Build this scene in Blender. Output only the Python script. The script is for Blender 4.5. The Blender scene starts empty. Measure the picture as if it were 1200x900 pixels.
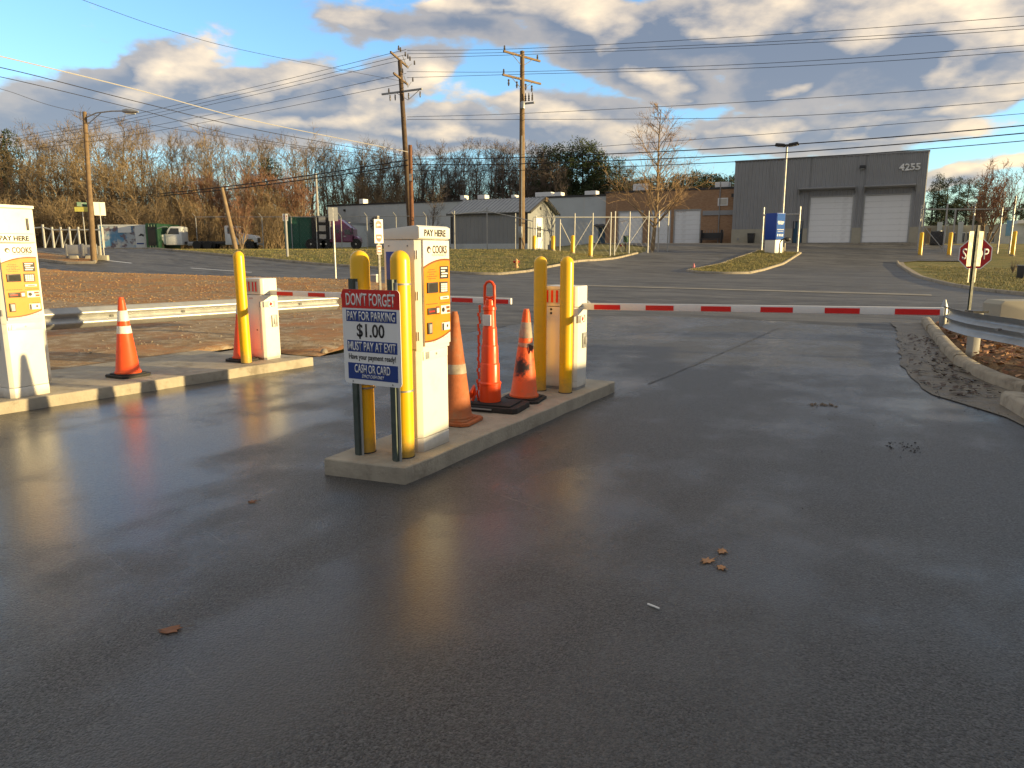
import bpy, bmesh, math, random
from mathutils import Vector, Matrix
R = math.radians
S = bpy.context.scene
COL = S.collection
rnd = random.Random(7)

# ------------------------------------------------------------------ camera
FPX, HOR, CH = 850.0, 295.0, 1.55            # focal length in px of a 1200 px wide picture, horizon row, eye height
PITCH = math.atan((450 - HOR) / FPX)
cp, sp = math.cos(PITCH), math.sin(PITCH)
cam = bpy.data.cameras.new('camera')
cam.sensor_width = 36.0
cam.lens = FPX / 1200 * 36.0
cam.clip_end = 6000
camo = bpy.data.objects.new('camera', cam)
camo.location = (0, 0, CH)
camo.rotation_euler = (math.pi / 2 - PITCH, 0, 0)
COL.objects.link(camo)
S.camera = camo

# ------------------------------------------------------------------ light, sky, exposure
SUN_EL, SUN_AZ = 6.5, 104.0                   # azimuth clockwise from +Y (the view direction)
SKY_STRENGTH = 0.15
S.view_settings.view_transform = 'Standard'
S.view_settings.look = 'None'
S.view_settings.gamma = 1
S.view_settings.exposure = 1.8
sd = Vector((math.sin(R(SUN_AZ)) * math.cos(R(SUN_EL)), math.cos(R(SUN_AZ)) * math.cos(R(SUN_EL)), math.sin(R(SUN_EL))))
sl = bpy.data.lights.new('sun', 'SUN')
sl.energy = 2.5
sl.angle = R(0.5)
sl.color = (1.0, 0.75, 0.36)
so = bpy.data.objects.new('sun', sl)
so.rotation_euler = (-sd).to_track_quat('-Z', 'Y').to_euler()
so.location = (60, -15, 30)
COL.objects.link(so)


class NT:
    """tiny node-graph helper"""
    def __init__(s, tree): s.t = tree
    def n(s, typ, **kw):
        nd = s.t.nodes.new(typ)
        for k, v in kw.items(): setattr(nd, k, v)
        return nd
    def put(s, sock, v):
        if isinstance(v, bpy.types.NodeSocket): s.t.links.new(v, sock)
        elif v is not None: sock.default_value = v
    def m(s, op, a, b=None, c=None, clamp=False):
        nd = s.n('ShaderNodeMath', operation=op, use_clamp=clamp)
        s.put(nd.inputs[0], a); s.put(nd.inputs[1], b); s.put(nd.inputs[2], c)
        return nd.outputs[0]
    def mix(s, f, a, b, mode='MIX'):
        nd = s.n('ShaderNodeMix', data_type='RGBA', blend_type=mode)
        s.put(nd.inputs[0], f)
        for i, v in ((6, a), (7, b)):
            if isinstance(v, (tuple, list)) and len(v) == 3: v = (*v, 1)
            s.put(nd.inputs[i], v)
        return nd.outputs[2]
    def noise(s, vec, scale, detail=3, rough=.55, out=0, dim='3D', lac=2.0):
        nd = s.n('ShaderNodeTexNoise', noise_dimensions=dim)
        s.put(nd.inputs['Vector'], vec)
        nd.inputs['Scale'].default_value = scale; nd.inputs['Detail'].default_value = detail
        nd.inputs['Roughness'].default_value = rough; nd.inputs['Lacunarity'].default_value = lac
        return nd.outputs[out]
    def ramp(s, v, a, b, lo=0., hi=1., smooth=True):
        nd = s.n('ShaderNodeMapRange', interpolation_type='SMOOTHSTEP' if smooth else 'LINEAR')
        s.put(nd.inputs[0], v)
        for i, x in enumerate((a, b, lo, hi)): nd.inputs[i + 1].default_value = x
        return nd.outputs[0]


def pdir(u, v):
    a, b = (u - 600) / FPX, (450 - v) / FPX
    return (a, cp + b * sp, -sp + b * cp)


def azel(u, v):
    d = pdir(u, v)
    return math.degrees(math.atan2(d[0], d[1])), math.degrees(math.atan2(d[2], math.hypot(d[0], d[1])))


def make_sky():
    W = bpy.data.worlds.new('World'); S.world = W; W.use_nodes = True
    W.node_tree.nodes.clear()
    # density of the cloud deck as a function of direction (azimuth, elevation in degrees)
    g = bpy.data.node_groups.new('cloud_density', 'ShaderNodeTree')
    g.interface.new_socket('U', in_out='INPUT', socket_type='NodeSocketFloat')
    g.interface.new_socket('V', in_out='INPUT', socket_type='NodeSocketFloat')
    g.interface.new_socket('D', in_out='OUTPUT', socket_type='NodeSocketFloat')
    N = NT(g)
    gi, go = N.n('NodeGroupInput'), N.n('NodeGroupOutput')
    cx = N.n('ShaderNodeCombineXYZ'); N.put(cx.inputs[0], N.m('MULTIPLY', gi.outputs[0], .62)); N.put(cx.inputs[1], gi.outputs[1])
    vec = cx.outputs[0]
    w1 = N.noise(vec, .16, 4, .6, out=1)
    sx = N.n('ShaderNodeSeparateXYZ'); N.put(sx.inputs[0], w1)
    uu = N.m('ADD', gi.outputs[0], N.m('MULTIPLY', N.m('SUBTRACT', sx.outputs[0], .5), 9.0))
    vv = N.m('ADD', gi.outputs[1], N.m('MULTIPLY', N.m('SUBTRACT', sx.outputs[1], .5), 4.5))
    ell = [  # px centre, px radii, tilt deg, height
        (175, 128, 150, 42, -8, .85), (205, 82, 58, 36, -25, .75), (290, 118, 100, 34, -22, .8), (60, 138, 110, 30, 0, .7),
        (425, 104, 92, 30, -18, .8), (520, 132, 60, 22, -8, .5),
        (330, 150, 190, 24, -3, .75), (560, 160, 190, 22, 0, .8), (655, 138, 80, 28, 0, .75),
        (520, 32, 110, 22, 5, .42), (590, 6, 120, 20, 0, .6), (450, 22, 45, 12, 0, .35),
        (715, 40, 95, 48, 20, .95), (760, 85, 70, 32, 15, .9), (850, 25, 130, 46, 0, 1.0), (1000, 45, 190, 55, 0, 1.25),
        (945, 92, 95, 24, -5, .8), (1090, 85, 150, 34, -6, .85), (1160, 40, 130, 50, 0, 1.15), (790, 118, 40, 12, 0, .5),
        (900, 152, 130, 20, 0, .72), (1010, 160, 140, 22, 0, .65), (1095, 130, 130, 18, -5, .8), (800, 168, 110, 16, 0, .6),
        (1115, 208, 48, 10, 0, .6), (1190, 195, 40, 9, 0, .4), (1150, 100, 60, 18, 0, .5)]
    acc = None
    for (pu, pv, ru, rv, til, h) in ell:
        a0, e0 = azel(pu, pv); a1, _ = azel(pu + ru, pv); _, e1 = azel(pu, pv - rv)
        c, s_ = math.cos(R(-til)), math.sin(R(-til))
        du, dv = N.m('SUBTRACT', uu, a0), N.m('SUBTRACT', vv, e0)
        p = N.m('DIVIDE', N.m('ADD', N.m('MULTIPLY', du, c), N.m('MULTIPLY', dv, s_)), abs(a1 - a0) * 1.3)
        q = N.m('DIVIDE', N.m('SUBTRACT', N.m('MULTIPLY', dv, c), N.m('MULTIPLY', du, s_)), abs(e1 - e0) * 1.28)
        r2 = N.m('ADD', N.m('MULTIPLY', p, p), N.m('MULTIPLY', q, q))
        e = N.m('MULTIPLY', N.m('SUBTRACT', 1.0, N.m('SQRT', r2)), h)
        e = N.m('MAXIMUM', e, -1.0)
        acc = e if acc is None else N.m('SMOOTH_MAX', acc, e, .18)
    # beyond the frame the cloud goes on, made heavier for neutral light
    away = N.ramp(N.m('ABSOLUTE', gi.outputs[0]), 36, 48)
    up = N.ramp(gi.outputs[1], 18, 26)
    gen = N.m('MULTIPLY', N.m('SUBTRACT', N.noise(vec, .055, 2, .5), .30), 2.6)
    gen = N.m('ADD', gen, N.m('SUBTRACT', N.m('MAXIMUM', away, up), 1.0))
    acc = N.m('SMOOTH_MAX', acc, gen, .15)
    cx2 = N.n('ShaderNodeCombineXYZ'); N.put(cx2.inputs[0], N.m('MULTIPLY', gi.outputs[0], .45)); N.put(cx2.inputs[1], gi.outputs[1])
    f = N.noise(cx2.outputs[0], .42, 7, .58)
    D = N.m('ADD', acc, N.m('MULTIPLY', N.m('SUBTRACT', f, .5), .95))
    N.put(go.inputs[0], D)

    T = NT(W.node_tree)
    tc = T.n('ShaderNodeTexCoord')
    sep = T.n('ShaderNodeSeparateXYZ'); T.put(sep.inputs[0], tc.outputs['Generated'])
    X, Y, Z = sep.outputs
    az = T.m('MULTIPLY', T.m('ARCTAN2', X, Y), 57.2958)
    el = T.m('MULTIPLY', T.m('ARCTAN2', Z, T.m('SQRT', T.m('ADD', T.m('MULTIPLY', X, X), T.m('MULTIPLY', Y, Y)))), 57.2958)
    def dens(u, v):
        nd = T.n('ShaderNodeGroup'); nd.node_tree = g
        T.put(nd.inputs[0], u); T.put(nd.inputs[1], v); return nd.outputs[0]
    D0 = dens(az, el)
    D1 = dens(T.m('ADD', az, 3.6), T.m('ADD', el, 1.0))
    cover = T.ramp(D0, -.05, .16)
    lit = T.m('ADD', T.m('MULTIPLY', T.m('SUBTRACT', D0, D1), 1.4), -.08, clamp=True)
    thin = T.ramp(D0, .12, .5, 1.0, 0.0)
    lit = T.m('ADD', T.m('MULTIPLY', lit, .9), T.m('MULTIPLY', thin, .20), clamp=True)
    low = T.ramp(el, 3, 16, 1.0, 0.0)
    dark = T.mix(T.ramp(el, 17, 32), T.mix(low, (.44, .52, .68), (.62, .67, .80)), (.95, .92, .88))
    brt = T.mix(low, (2.85, 2.25, 1.5), (3.1, 2.35, 1.4))
    cc = T.mix(lit, dark, brt)
    sky = T.n('ShaderNodeTexSky', sky_type='NISHITA', sun_disc=False)
    sky.sun_elevation = R(SUN_EL); sky.sun_rotation = R(SUN_AZ)
    sky.air_density = 1.0; sky.dust_density = .25; sky.ozone_density = 1.6
    skc = T.mix(1.0, sky.outputs[0], (.50, .66, .87), 'MULTIPLY')
    fin = T.mix(T.m('MULTIPLY', cover, .93), skc, cc)
    bg = T.n('ShaderNodeBackground'); T.put(bg.inputs[0], fin); bg.inputs[1].default_value = SKY_STRENGTH
    out = T.n('ShaderNodeOutputWorld'); T.put(out.inputs[0], bg.outputs[0])


make_sky()

# ------------------------------------------------------------------ ground shape and frames
PA = [(24, 0), (44, .18), (50, .67), (58, 1.75), (75, 1.75), (110, 2.4), (300, 5)]
PB = [(24, 0), (44, .18), (55, .6), (64, 1.4), (72, 2.2), (76, 2.42), (92, 2.45), (300, 5)]
BREAKS = sorted({a for a, _ in PA + PB})


def lerp(P, y):
    if y <= P[0][0]: return P[0][1]
    for (a, b), (c, d) in zip(P, P[1:]):
        if y <= c: return b + (d - b) * (y - a) / (c - a)
    return P[-1][1]


def H(x, y):
    w = min(1, max(0, (x - 2) / 7)); w = w * w * (3 - 2 * w)
    return lerp(PA, y) * (1 - w) + lerp(PB, y) * w


LANE = R(28)                                   # the lanes run 28 degrees right of the view
CX, CY = math.cos(LANE), -math.sin(LANE)       # across the lane
LX, LY = math.sin(LANE), math.cos(LANE)        # along the lane
RZ = -LANE


def W(lx, ly): return (lx * CX + ly * LX, lx * CY + ly * LY)
def WL(x, y): return (x * CX + y * CY, x * LX + y * LY)
def W3(lx, ly, z=None):
    x, y = W(lx, ly); return Vector((x, y, H(x, y) if z is None else z))


def at(u, v, Y):                                # point seen at photo pixel (u, v) at forward distance Y
    d = pdir(u, v); t = Y / d[1]; return Vector((d[0] * t, Y, CH + d[2] * t))


def G(u, v):                                    # where that line of sight meets the ground
    Y = 2.0
    while Y < 300:
        q = at(u, v, Y)
        if q.z <= H(q.x, q.y): return q
        Y += .04
    return at(u, v, 300)


def onl(u, v, ly):                              # ... where it meets the upright plane at lane distance ly
    d = pdir(u, v); t = ly / (d[0] * LX + d[1] * LY)
    return Vector((d[0] * t, d[1] * t, CH + d[2] * t))


# ------------------------------------------------------------------ materials
MATS = {}


def mat(name, col, rough=.6, metal=0., var=.12, vs=6., bump=0., bs=60., spec=.5, dirt=None, da=.35, ds=3., coat=0., streak=None):
    if name in MATS: return MATS[name]
    m = bpy.data.materials.new(name); m.use_nodes = True
    T = NT(m.node_tree); b = m.node_tree.nodes['Principled BSDF']
    tc = T.n('ShaderNodeTexCoord').outputs['Object']
    n = T.noise(tc, vs, 5, .6)
    k = T.ramp(n, .25, .75, 1 - var, 1 + var, smooth=False)
    kc = T.n('ShaderNodeCombineColor'); [T.put(kc.inputs[i], k) for i in range(3)]
    c = T.mix(1.0, col, kc.outputs[0], 'MULTIPLY')
    if dirt:
        vec = tc
        if streak:
            mp = T.n('ShaderNodeMapping'); mp.inputs['Scale'].default_value = streak; T.put(mp.inputs[0], tc); vec = mp.outputs[0]
        d = T.ramp(T.noise(vec, ds, 6, .65), .5, .72)
        c = T.mix(T.m('MULTIPLY', d, da), c, dirt)
    T.put(b.inputs['Base Color'], c)
    T.put(b.inputs['Roughness'], T.ramp(T.noise(tc, vs * 2.3, 4, .6), .3, .7, max(.03, rough - .08), min(1, rough + .08), smooth=False))
    b.inputs['Metallic'].default_value = metal
    b.inputs['Specular IOR Level'].default_value = spec
    b.inputs['Coat Weight'].default_value = coat
    if bump:
        bp = T.n('ShaderNodeBump'); bp.inputs['Strength'].default_value = 1; bp.inputs['Distance'].default_value = bump
        T.put(bp.inputs['Height'], T.noise(tc, bs, 4, .6)); T.put(b.inputs['Normal'], bp.outputs[0])
    MATS[name] = m
    return m


def asphalt_new():
    m = bpy.data.materials.new('wet_asphalt'); m.use_nodes = True
    T = NT(m.node_tree); b = m.node_tree.nodes['Principled BSDF']
    tc = T.n('ShaderNodeTexCoord').outputs['Object']
    big = T.noise(tc, .33, 4, .55); mid = T.noise(tc, 1.7, 5, .6); fine = T.noise(tc, 95, 3, .7)
    m0 = T.n('ShaderNodeMapping'); m0.inputs['Rotation'].default_value = (0, 0, LANE); T.put(m0.inputs[0], tc)   # lane frame
    mp = T.n('ShaderNodeMapping'); mp.inputs['Scale'].default_value = (1.3, .12, 1); T.put(mp.inputs[0], m0.outputs[0])
    trk = T.noise(mp.outputs[0], 1.0, 4, .55)     # wheel tracks drawn out along the lane
    sl_ = T.n('ShaderNodeSeparateXYZ'); T.put(sl_.inputs[0], m0.outputs[0])
    left = T.ramp(sl_.outputs[0], -4.6, -2.2, 1, 0)                     # the left lane holds more water
    pud = 0.0
    for (px_, py_, rx_, ry_) in ((-4.36, 2.6, .55, 1.1), (-4.95, 4.5, .45, .9), (-5.5, 3.2, .8, 1.3), (-4.9, 1.9, .5, .8), (-2.0, 2.2, .5, 1.4), (-3.9, .6, .8, 1.3)):
        dx_ = T.m('DIVIDE', T.m('SUBTRACT', sl_.outputs[0], px_), rx_); dy_ = T.m('DIVIDE', T.m('SUBTRACT', sl_.outputs[1], py_), ry_)
        k_ = T.ramp(T.m('SQRT', T.m('ADD', T.m('MULTIPLY', dx_, dx_), T.m('MULTIPLY', dy_, dy_))), .3, 1.3, .16, 0)
        pud = T.m('ADD', pud, k_)
    wet = T.m('ADD', T.m('MULTIPLY', big, .6), T.m('ADD', T.m('MULTIPLY', mid, .3), T.m('MULTIPLY', trk, .3)))
    wet = T.m('ADD', T.m('ADD', wet, T.m('MULTIPLY', left, .045)), pud)
    wet = T.ramp(wet, .55, .74)
    vo = T.n('ShaderNodeTexVoronoi'); vo.inputs['Scale'].default_value = 150; T.put(vo.inputs['Vector'], tc)
    sv = T.n('ShaderNodeSeparateColor'); T.put(sv.inputs[0], vo.outputs['Color'])
    stone = T.ramp(sv.outputs[0], .0, 1.0, .30, 1.9, smooth=False)
    gk = T.ramp(T.noise(tc, 75, 3, .75), .3, .7, .5, 1.55, smooth=False); gkc = T.n('ShaderNodeCombineColor'); [T.put(gkc.inputs[i], gk) for i in range(3)]
    base = T.mix(wet, (.062, .062, .062), (.024, .024, .024)); base = T.mix(1.0, base, gkc.outputs[0], 'MULTIPLY')
    sc = T.n('ShaderNodeCombineColor'); [T.put(sc.inputs[i], stone) for i in range(3)]
    base = T.mix(1.0, base, sc.outputs[0], 'MULTIPLY')
    pale = T.ramp(T.noise(tc, 260, 2, .5), .72, .80)
    base = T.mix(T.m('MULTIPLY', pale, .35), base, (.22, .20, .17))
    dust = T.ramp(T.noise(mp.outputs[0], 2.3, 6, .7), .55, .8)
    ms = T.n('ShaderNodeMapping'); ms.inputs['Rotation'].default_value = (0, 0, R(17)); T.put(ms.inputs[0], m0.outputs[0])
    ms2 = T.n('ShaderNodeMapping'); ms2.inputs['Scale'].default_value = (.9, 34, 1); T.put(ms2.inputs[0], ms.outputs[0])
    scf = T.m('MULTIPLY', T.ramp(T.noise(ms2.outputs[0], 1.0, 2, .5), .70, .74), T.ramp(T.noise(m0.outputs[0], .8, 3, .5), .52, .60))
    oil = T.m('MULTIPLY', T.ramp(T.noise(m0.outputs[0], 3.1, 5, .7), .66, .74), T.ramp(trk, .42, .56))     # old drips in the wheel lane
    base = T.mix(T.m('MULTIPLY', oil, .6), base, (.016, .015, .015))
    base = T.mix(T.m('MULTIPLY', scf, .45), base, (.25, .235, .21))
    base = T.mix(T.m('MULTIPLY', dust, .30), base, (.12, .112, .10))
    T.put(b.inputs['Base Color'], base)
    rg = T.m('ADD', T.ramp(wet, 0, 1, .44, .34, smooth=False), T.m('MULTIPLY', sv.outputs[1], .10))
    T.put(b.inputs['Roughness'], rg)
    b.inputs['Specular IOR Level'].default_value = .55
    v2 = T.n('ShaderNodeTexVoronoi'); v2.inputs['Scale'].default_value = 88; T.put(v2.inputs['Vector'], tc)
    grit = T.noise(tc, 60, 4, .75)
    hgt = T.m('ADD', T.m('ADD', T.m('MULTIPLY', vo.outputs['Distance'], -.7), T.m('MULTIPLY', v2.outputs['Distance'], -.9)), T.m('ADD', T.m('MULTIPLY', fine, .6), T.m('MULTIPLY', grit, 1.1)))
    bp = T.n('ShaderNodeBump'); T.put(bp.inputs['Strength'], T.ramp(wet, 0, 1, 1.0, .62, smooth=False)); bp.inputs['Distance'].default_value = .0098
    T.put(bp.inputs['Height'], hgt)
    T.put(b.inputs['Normal'], bp.outputs[0])
    # standing water film
    b2 = T.n('ShaderNodeBump'); b2.inputs['Strength'].default_value = .6; b2.inputs['Distance'].default_value = .0022
    T.put(b2.inputs['Height'], T.m('ADD', grit, T.m('MULTIPLY', fine, .25))); T.put(b.inputs['Coat Normal'], b2.outputs[0])
    T.put(b.inputs['Coat Weight'], T.m('ADD', T.m('MULTIPLY', wet, .62), .22)); b.inputs['Coat IOR'].default_value = 1.33
    T.put(b.inputs['Coat Roughness'], T.ramp(wet, 0, 1, .36, .17, smooth=False))
    return m


def patch_mat(name, cols, scales, rough=.85, bump=.02, bs=8., spec=.3, stretch=(1, 1, 1), crack=0.):
    """cols: list of colours; blended by successive noises"""
    m = bpy.data.materials.new(name); m.use_nodes = True
    T = NT(m.node_tree); b = m.node_tree.nodes['Principled BSDF']
    tc = T.n('ShaderNodeTexCoord').outputs['Object']
    m0 = T.n('ShaderNodeMapping'); m0.inputs['Rotation'].default_value = (0, 0, LANE); T.put(m0.inputs[0], tc)
    mp = T.n('ShaderNodeMapping'); mp.inputs['Scale'].default_value = stretch
    T.put(mp.inputs[0], m0.outputs[0]); vec = mp.outputs[0]
    c = cols[0]
    for i, (cc, sc) in enumerate(zip(cols[1:], scales)):
        c = T.mix(T.ramp(T.noise(vec, sc, 6, .65), .42 + .03 * (i % 3), .64), c, cc)
    if crack:
        wv = T.n('ShaderNodeVectorMath', operation='ADD'); T.put(wv.inputs[0], tc)
        nv = T.n('ShaderNodeVectorMath', operation='SCALE'); T.put(nv.inputs[0], T.noise(tc, .7, 5, .65, out=1)); nv.inputs['Scale'].default_value = 1.6
        T.put(wv.inputs[1], nv.outputs[0])
        vc = T.n('ShaderNodeTexVoronoi', feature='DISTANCE_TO_EDGE'); vc.inputs['Scale'].default_value = crack; T.put(vc.inputs['Vector'], wv.outputs[0])
        ck = T.m('MULTIPLY', T.ramp(vc.outputs['Distance'], .0, .012, 1, 0), T.ramp(T.noise(tc, .22, 3, .5), .48, .58))
        c = T.mix(T.m('MULTIPLY', ck, .45), c, (.04, .039, .038))
    gr = T.ramp(T.noise(tc, 55, 3, .7), .25, .75, .65, 1.35, smooth=False)
    gc = T.n('ShaderNodeCombineColor'); [T.put(gc.inputs[i], gr) for i in range(3)]
    c = T.mix(1.0, c, gc.outputs[0], 'MULTIPLY')
    T.put(b.inputs['Base Color'], c)
    b.inputs['Roughness'].default_value = rough; b.inputs['Specular IOR Level'].default_value = spec
    bp = T.n('ShaderNodeBump'); bp.inputs['Strength'].default_value = .9; bp.inputs['Distance'].default_value = bump
    T.put(bp.inputs['Height'], T.noise(tc, bs, 6, .7)); T.put(b.inputs['Normal'], bp.outputs[0])
    MATS[name] = m
    return m


M_ASPH = asphalt_new()
M_ROAD = patch_mat('old_asphalt', [(.082, .081, .08), (.135, .132, .126), (.050, .050, .050), (.155, .15, .14)], [.35, .9, 2.6], rough=.62, bump=.004, bs=120, spec=.4, stretch=(.25, 1, 1), crack=.33)
M_DIRT = patch_mat('red_dirt', [(.36, .225, .105), (.42, .225, .095), (.28, .20, .115), (.42, .33, .21), (.42, .20, .08)], [.5, 1.4, 4.1, .8], rough=.95, bump=.06, bs=6)
M_GRAVEL = patch_mat('gravel_dirt', [(.33, .22, .12), (.23, .165, .10), (.44, .35, .24), (.38, .19, .085)], [1.1, 4.5, .6], rough=.9, bump=.03, bs=16)
M_GRASS = patch_mat('winter_grass', [(.20, .18, .06), (.14, .15, .045), (.28, .22, .09), (.14, .14, .05)], [.35, 1.3, .7], rough=.95, bump=.06, bs=14, stretch=(.5, 1.2, 1))
M_MULCH = patch_mat('leaf_mulch', [(.13, .07, .035), (.22, .13, .06), (.07, .045, .03), (.28, .18, .09)], [2.5, 6., 12.], rough=.95, bump=.03, bs=30)
M_GUTTER = patch_mat('silted_gutter', [(.16, .14, .11), (.22, .19, .145), (.10, .085, .065), (.18, .165, .145)], [1.2, 3.5, 7.], rough=.6, bump=.012, bs=25)
M_CONC = mat('concrete', (.36, .32, .25), .8, var=.22, vs=5, bump=.007, bs=45, dirt=(.13, .105, .075), da=.7, ds=3.2)

M_KERB = mat('kerb_concrete', (.33, .285, .215), .85, var=.25, vs=5, bump=.01, bs=22, dirt=(.12, .095, .065), da=.75, ds=2.6)
M_PAN = mat('gutter_concrete', (.27, .25, .21), .8, var=.2, vs=1.2, dirt=(.09, .085, .08), da=.6, ds=.9)
M_YEL = mat('yellow_sleeve', (.88, .50, .010), .34, var=.05, vs=2, dirt=(.45, .28, .06), da=.35, ds=5, spec=.5)
def grime(m, col, h=.3, k=.8, scr=None):
    """splashed dirt that gathers low on a part, and thin dark scrapes"""
    T = NT(m.node_tree); b = m.node_tree.nodes['Principled BSDF']
    src = b.inputs['Base Color'].links[0].from_socket
    tc = T.n('ShaderNodeTexCoord').outputs['Object']
    sx = T.n('ShaderNodeSeparateXYZ'); T.put(sx.inputs[0], tc)
    n = T.noise(tc, 9, 6, .7)
    low = T.m('MULTIPLY', T.ramp(T.m('ADD', sx.outputs[2], T.m('MULTIPLY', T.m('SUBTRACT', n, .5), h * 1.6)), 0, h, 1, 0), k)
    c = T.mix(low, src, col)
    mp = T.n('ShaderNodeMapping'); mp.inputs['Scale'].default_value = (5, 5, 60); T.put(mp.inputs[0], tc)
    s_ = T.m('MULTIPLY', T.ramp(T.noise(mp.outputs[0], 1.0, 3, .6), .66, .70), T.ramp(T.noise(tc, 3.5, 3, .5), .54, .62))
    c = T.mix(T.m('MULTIPLY', s_, .55), c, scr or col)
    T.put(b.inputs['Base Color'], c)


grime(M_YEL, (.30, .22, .10), .22, .65, (.16, .11, .04))
M_CREAM = mat('cream_powder_coat', (.76, .745, .69), .38, var=.03, vs=3, dirt=(.45, .42, .36), da=.22, ds=5)
grime(M_CREAM, (.36, .32, .25), .10, .6, (.42, .40, .36))
M_WHITE = mat('white_paint', (.80, .80, .78), .45, var=.04, vs=4, dirt=(.5, .48, .44), da=.2, ds=6)
M_WHITEF = mat('white_print', (.80, .80, .77), .5, var=.03)
M_BLACK = mat('black_plastic', (.018, .018, .018), .4, var=.1)
M_BLACKP = mat('black_print', (.015, .015, .017), .5, var=.02)
M_RUB = mat('black_rubber', (.022, .021, .020), .75, var=.3, vs=12, bump=.003, bs=40)
M_ORG = mat('orange_cone_plastic', (.82, .085, .012), .42, var=.06, vs=5, dirt=(.40, .12, .05), da=.35, ds=4)
M_ORGB = mat('bright_orange_plastic', (.86, .075, .010), .36, var=.05, vs=5, dirt=(.55, .10, .03), da=.3, ds=6)
M_ORGF = mat('faded_orange_plastic', (.40, .115, .035), .75, var=.3, vs=8, dirt=(.34, .19, .10), da=.85, ds=5, bump=.002, bs=60)
M_COLLAR = mat('reflective_collar', (.74, .73, .70), .4, var=.12, vs=10, dirt=(.35, .32, .28), da=.5, ds=9)
M_COLLARD = mat('worn_collar', (.36, .30, .23), .65, var=.4, vs=14, dirt=(.50, .13, .04), da=.9, ds=9)
M_GALV = mat('galvanised_steel', (.40, .41, .41), .45, metal=.6, var=.12, vs=7, dirt=(.30, .29, .27), da=.4, ds=4)
M_ALU = mat('bare_aluminium_sheet', (.36, .33, .24), .55, metal=.25, var=.06)
M_GALVD = mat('weathered_steel', (.33, .33, .33), .55, metal=.7, var=.2, vs=6)
M_GPOST = mat('galvanised_post', (.42, .42, .41), .5, metal=.5, var=.12, vs=4)
M_GREENP = mat('green_post_paint', (.02, .07, .04), .45, var=.15)
M_RED = mat('red_print', (.62, .016, .012), .45, var=.04)
M_REDR = mat('red_reflective_tape', (.70, .012, .010), .35, var=.05)
M_REDP = mat('red_sign_face', (.42, .008, .012), .4, var=.04)
M_BLUE = mat('blue_print', (.010, .045, .24), .45, var=.03)
M_BLUES = mat('blue_sticker', (.008, .07, .42), .4, var=.03)
M_SIGNW = mat('sign_white', (.80, .81, .80), .5, var=.04, vs=3)
M_AMBER = mat('amber_panel', (.66, .245, .010), .4, var=.03)
M_BROWN = mat('brown_print', (.22, .065, .012), .5, var=.05)
M_DKBR = mat('dark_brown_print', (.05, .028, .02), .5, var=.05)
M_GREYP = mat('grey_print', (.55, .52, .46), .5, var=.05)
M_SCREEN = mat('display_glass', (.05, .05, .048), .12, var=.2)
M_WOOD = mat('weathered_pole_wood', (.20, .135, .075), .85, var=.3, vs=3, bump=.01, bs=20, dirt=(.07, .05, .035), da=.7, ds=3, streak=(6, 6, .4))
M_WOODD = mat('dark_pole_wood', (.10, .065, .04), .85, var=.3, vs=3, bump=.01, bs=20)
M_SIDING = mat('charcoal_siding', (.30, .305, .312), .5, metal=.0, var=.06, vs=.7, dirt=(.19, .185, .175), da=.25, ds=.5, streak=(2, 2, .3))
M_SIDL = mat('shed_grey_siding', (.25, .265, .28), .55, var=.06, vs=1)
M_WHSE = mat('pale_grey_wall', (.52, .56, .58), .65, var=.05, vs=.4, dirt=(.24, .26, .27), da=.35, ds=.35)
M_BEIGE = mat('beige_block', (.40, .37, .29), .75, var=.08, vs=2)
M_DOORW = mat('overhead_door_white', (.86, .87, .87), .5, var=.03, vs=1, dirt=(.5, .5, .49), da=.3, ds=.8)
M_ROOFM = mat('grey_metal_roof', (.30, .32, .34), .45, metal=.3, var=.08, vs=1)
M_DARK = mat('dark_trim', (.035, .035, .037), .5, var=.1)
M_TEAL = mat('teal_door_paint', (.015, .075, .13), .45, var=.06)
M_GLASS = mat('dark_window_glass', (.03, .035, .04), .08, var=.1, spec=.8)
M_PURP = mat('purple_truck_paint', (.17, .035, .10), .3, var=.05, coat=.4)
M_GREEN = mat('green_container_paint', (.018, .10, .065), .5, var=.15, vs=2)
M_TWHITE = mat('white_truck_paint', (.68, .70, .71), .3, var=.04, coat=.3)
M_LEAF = mat('dead_leaf', (.24, .105, .05), .7, var=.3, vs=30)
M_LEAF2 = mat('pale_dead_leaf', (.42, .22, .10), .7, var=.3, vs=30)
M_BARK = mat('grey_bark', (.17, .135, .10), .9, var=.25, vs=2)
M_TWIGG = mat('grey_twigs', (.16, .125, .10), .9, var=.25, vs=.5)
M_TWIGO = mat('golden_twigs', (.225, .165, .092), .9, var=.25, vs=.5)
M_TWIGR = mat('reddish_twigs', (.24, .125, .08), .9, var=.25, vs=.5)
M_BARKO = mat('tan_bark', (.25, .18, .11), .9, var=.2, vs=2)
M_PINE = mat('pine_needles', (.050, .072, .022), .8, var=.4, vs=.6)
M_PINE2 = mat('dark_evergreen_needles', (.035, .052, .022), .8, var=.4, vs=.6)
M_BLADE = mat('grass_blade', (.19, .18, .06), .8, var=.5, vs=.7)
M_BLADE2 = mat('straw_blade', (.30, .24, .10), .8, var=.4, vs=.7)
M_STONE = mat('loose_stone', (.26, .22, .17), .85, var=.5, vs=3)
M_WIRE = mat('black_cable', (.022, .020, .022), .6, var=.1)
M_WIREB = mat('bare_cable', (.55, .53, .50), .4, metal=.3, var=.1)
M_INSUL = mat('grey_insulator', (.10, .09, .085), .35, var=.1)
M_LAMPG = mat('lamp_lens', (.6, .6, .58), .3, var=.05)


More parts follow.
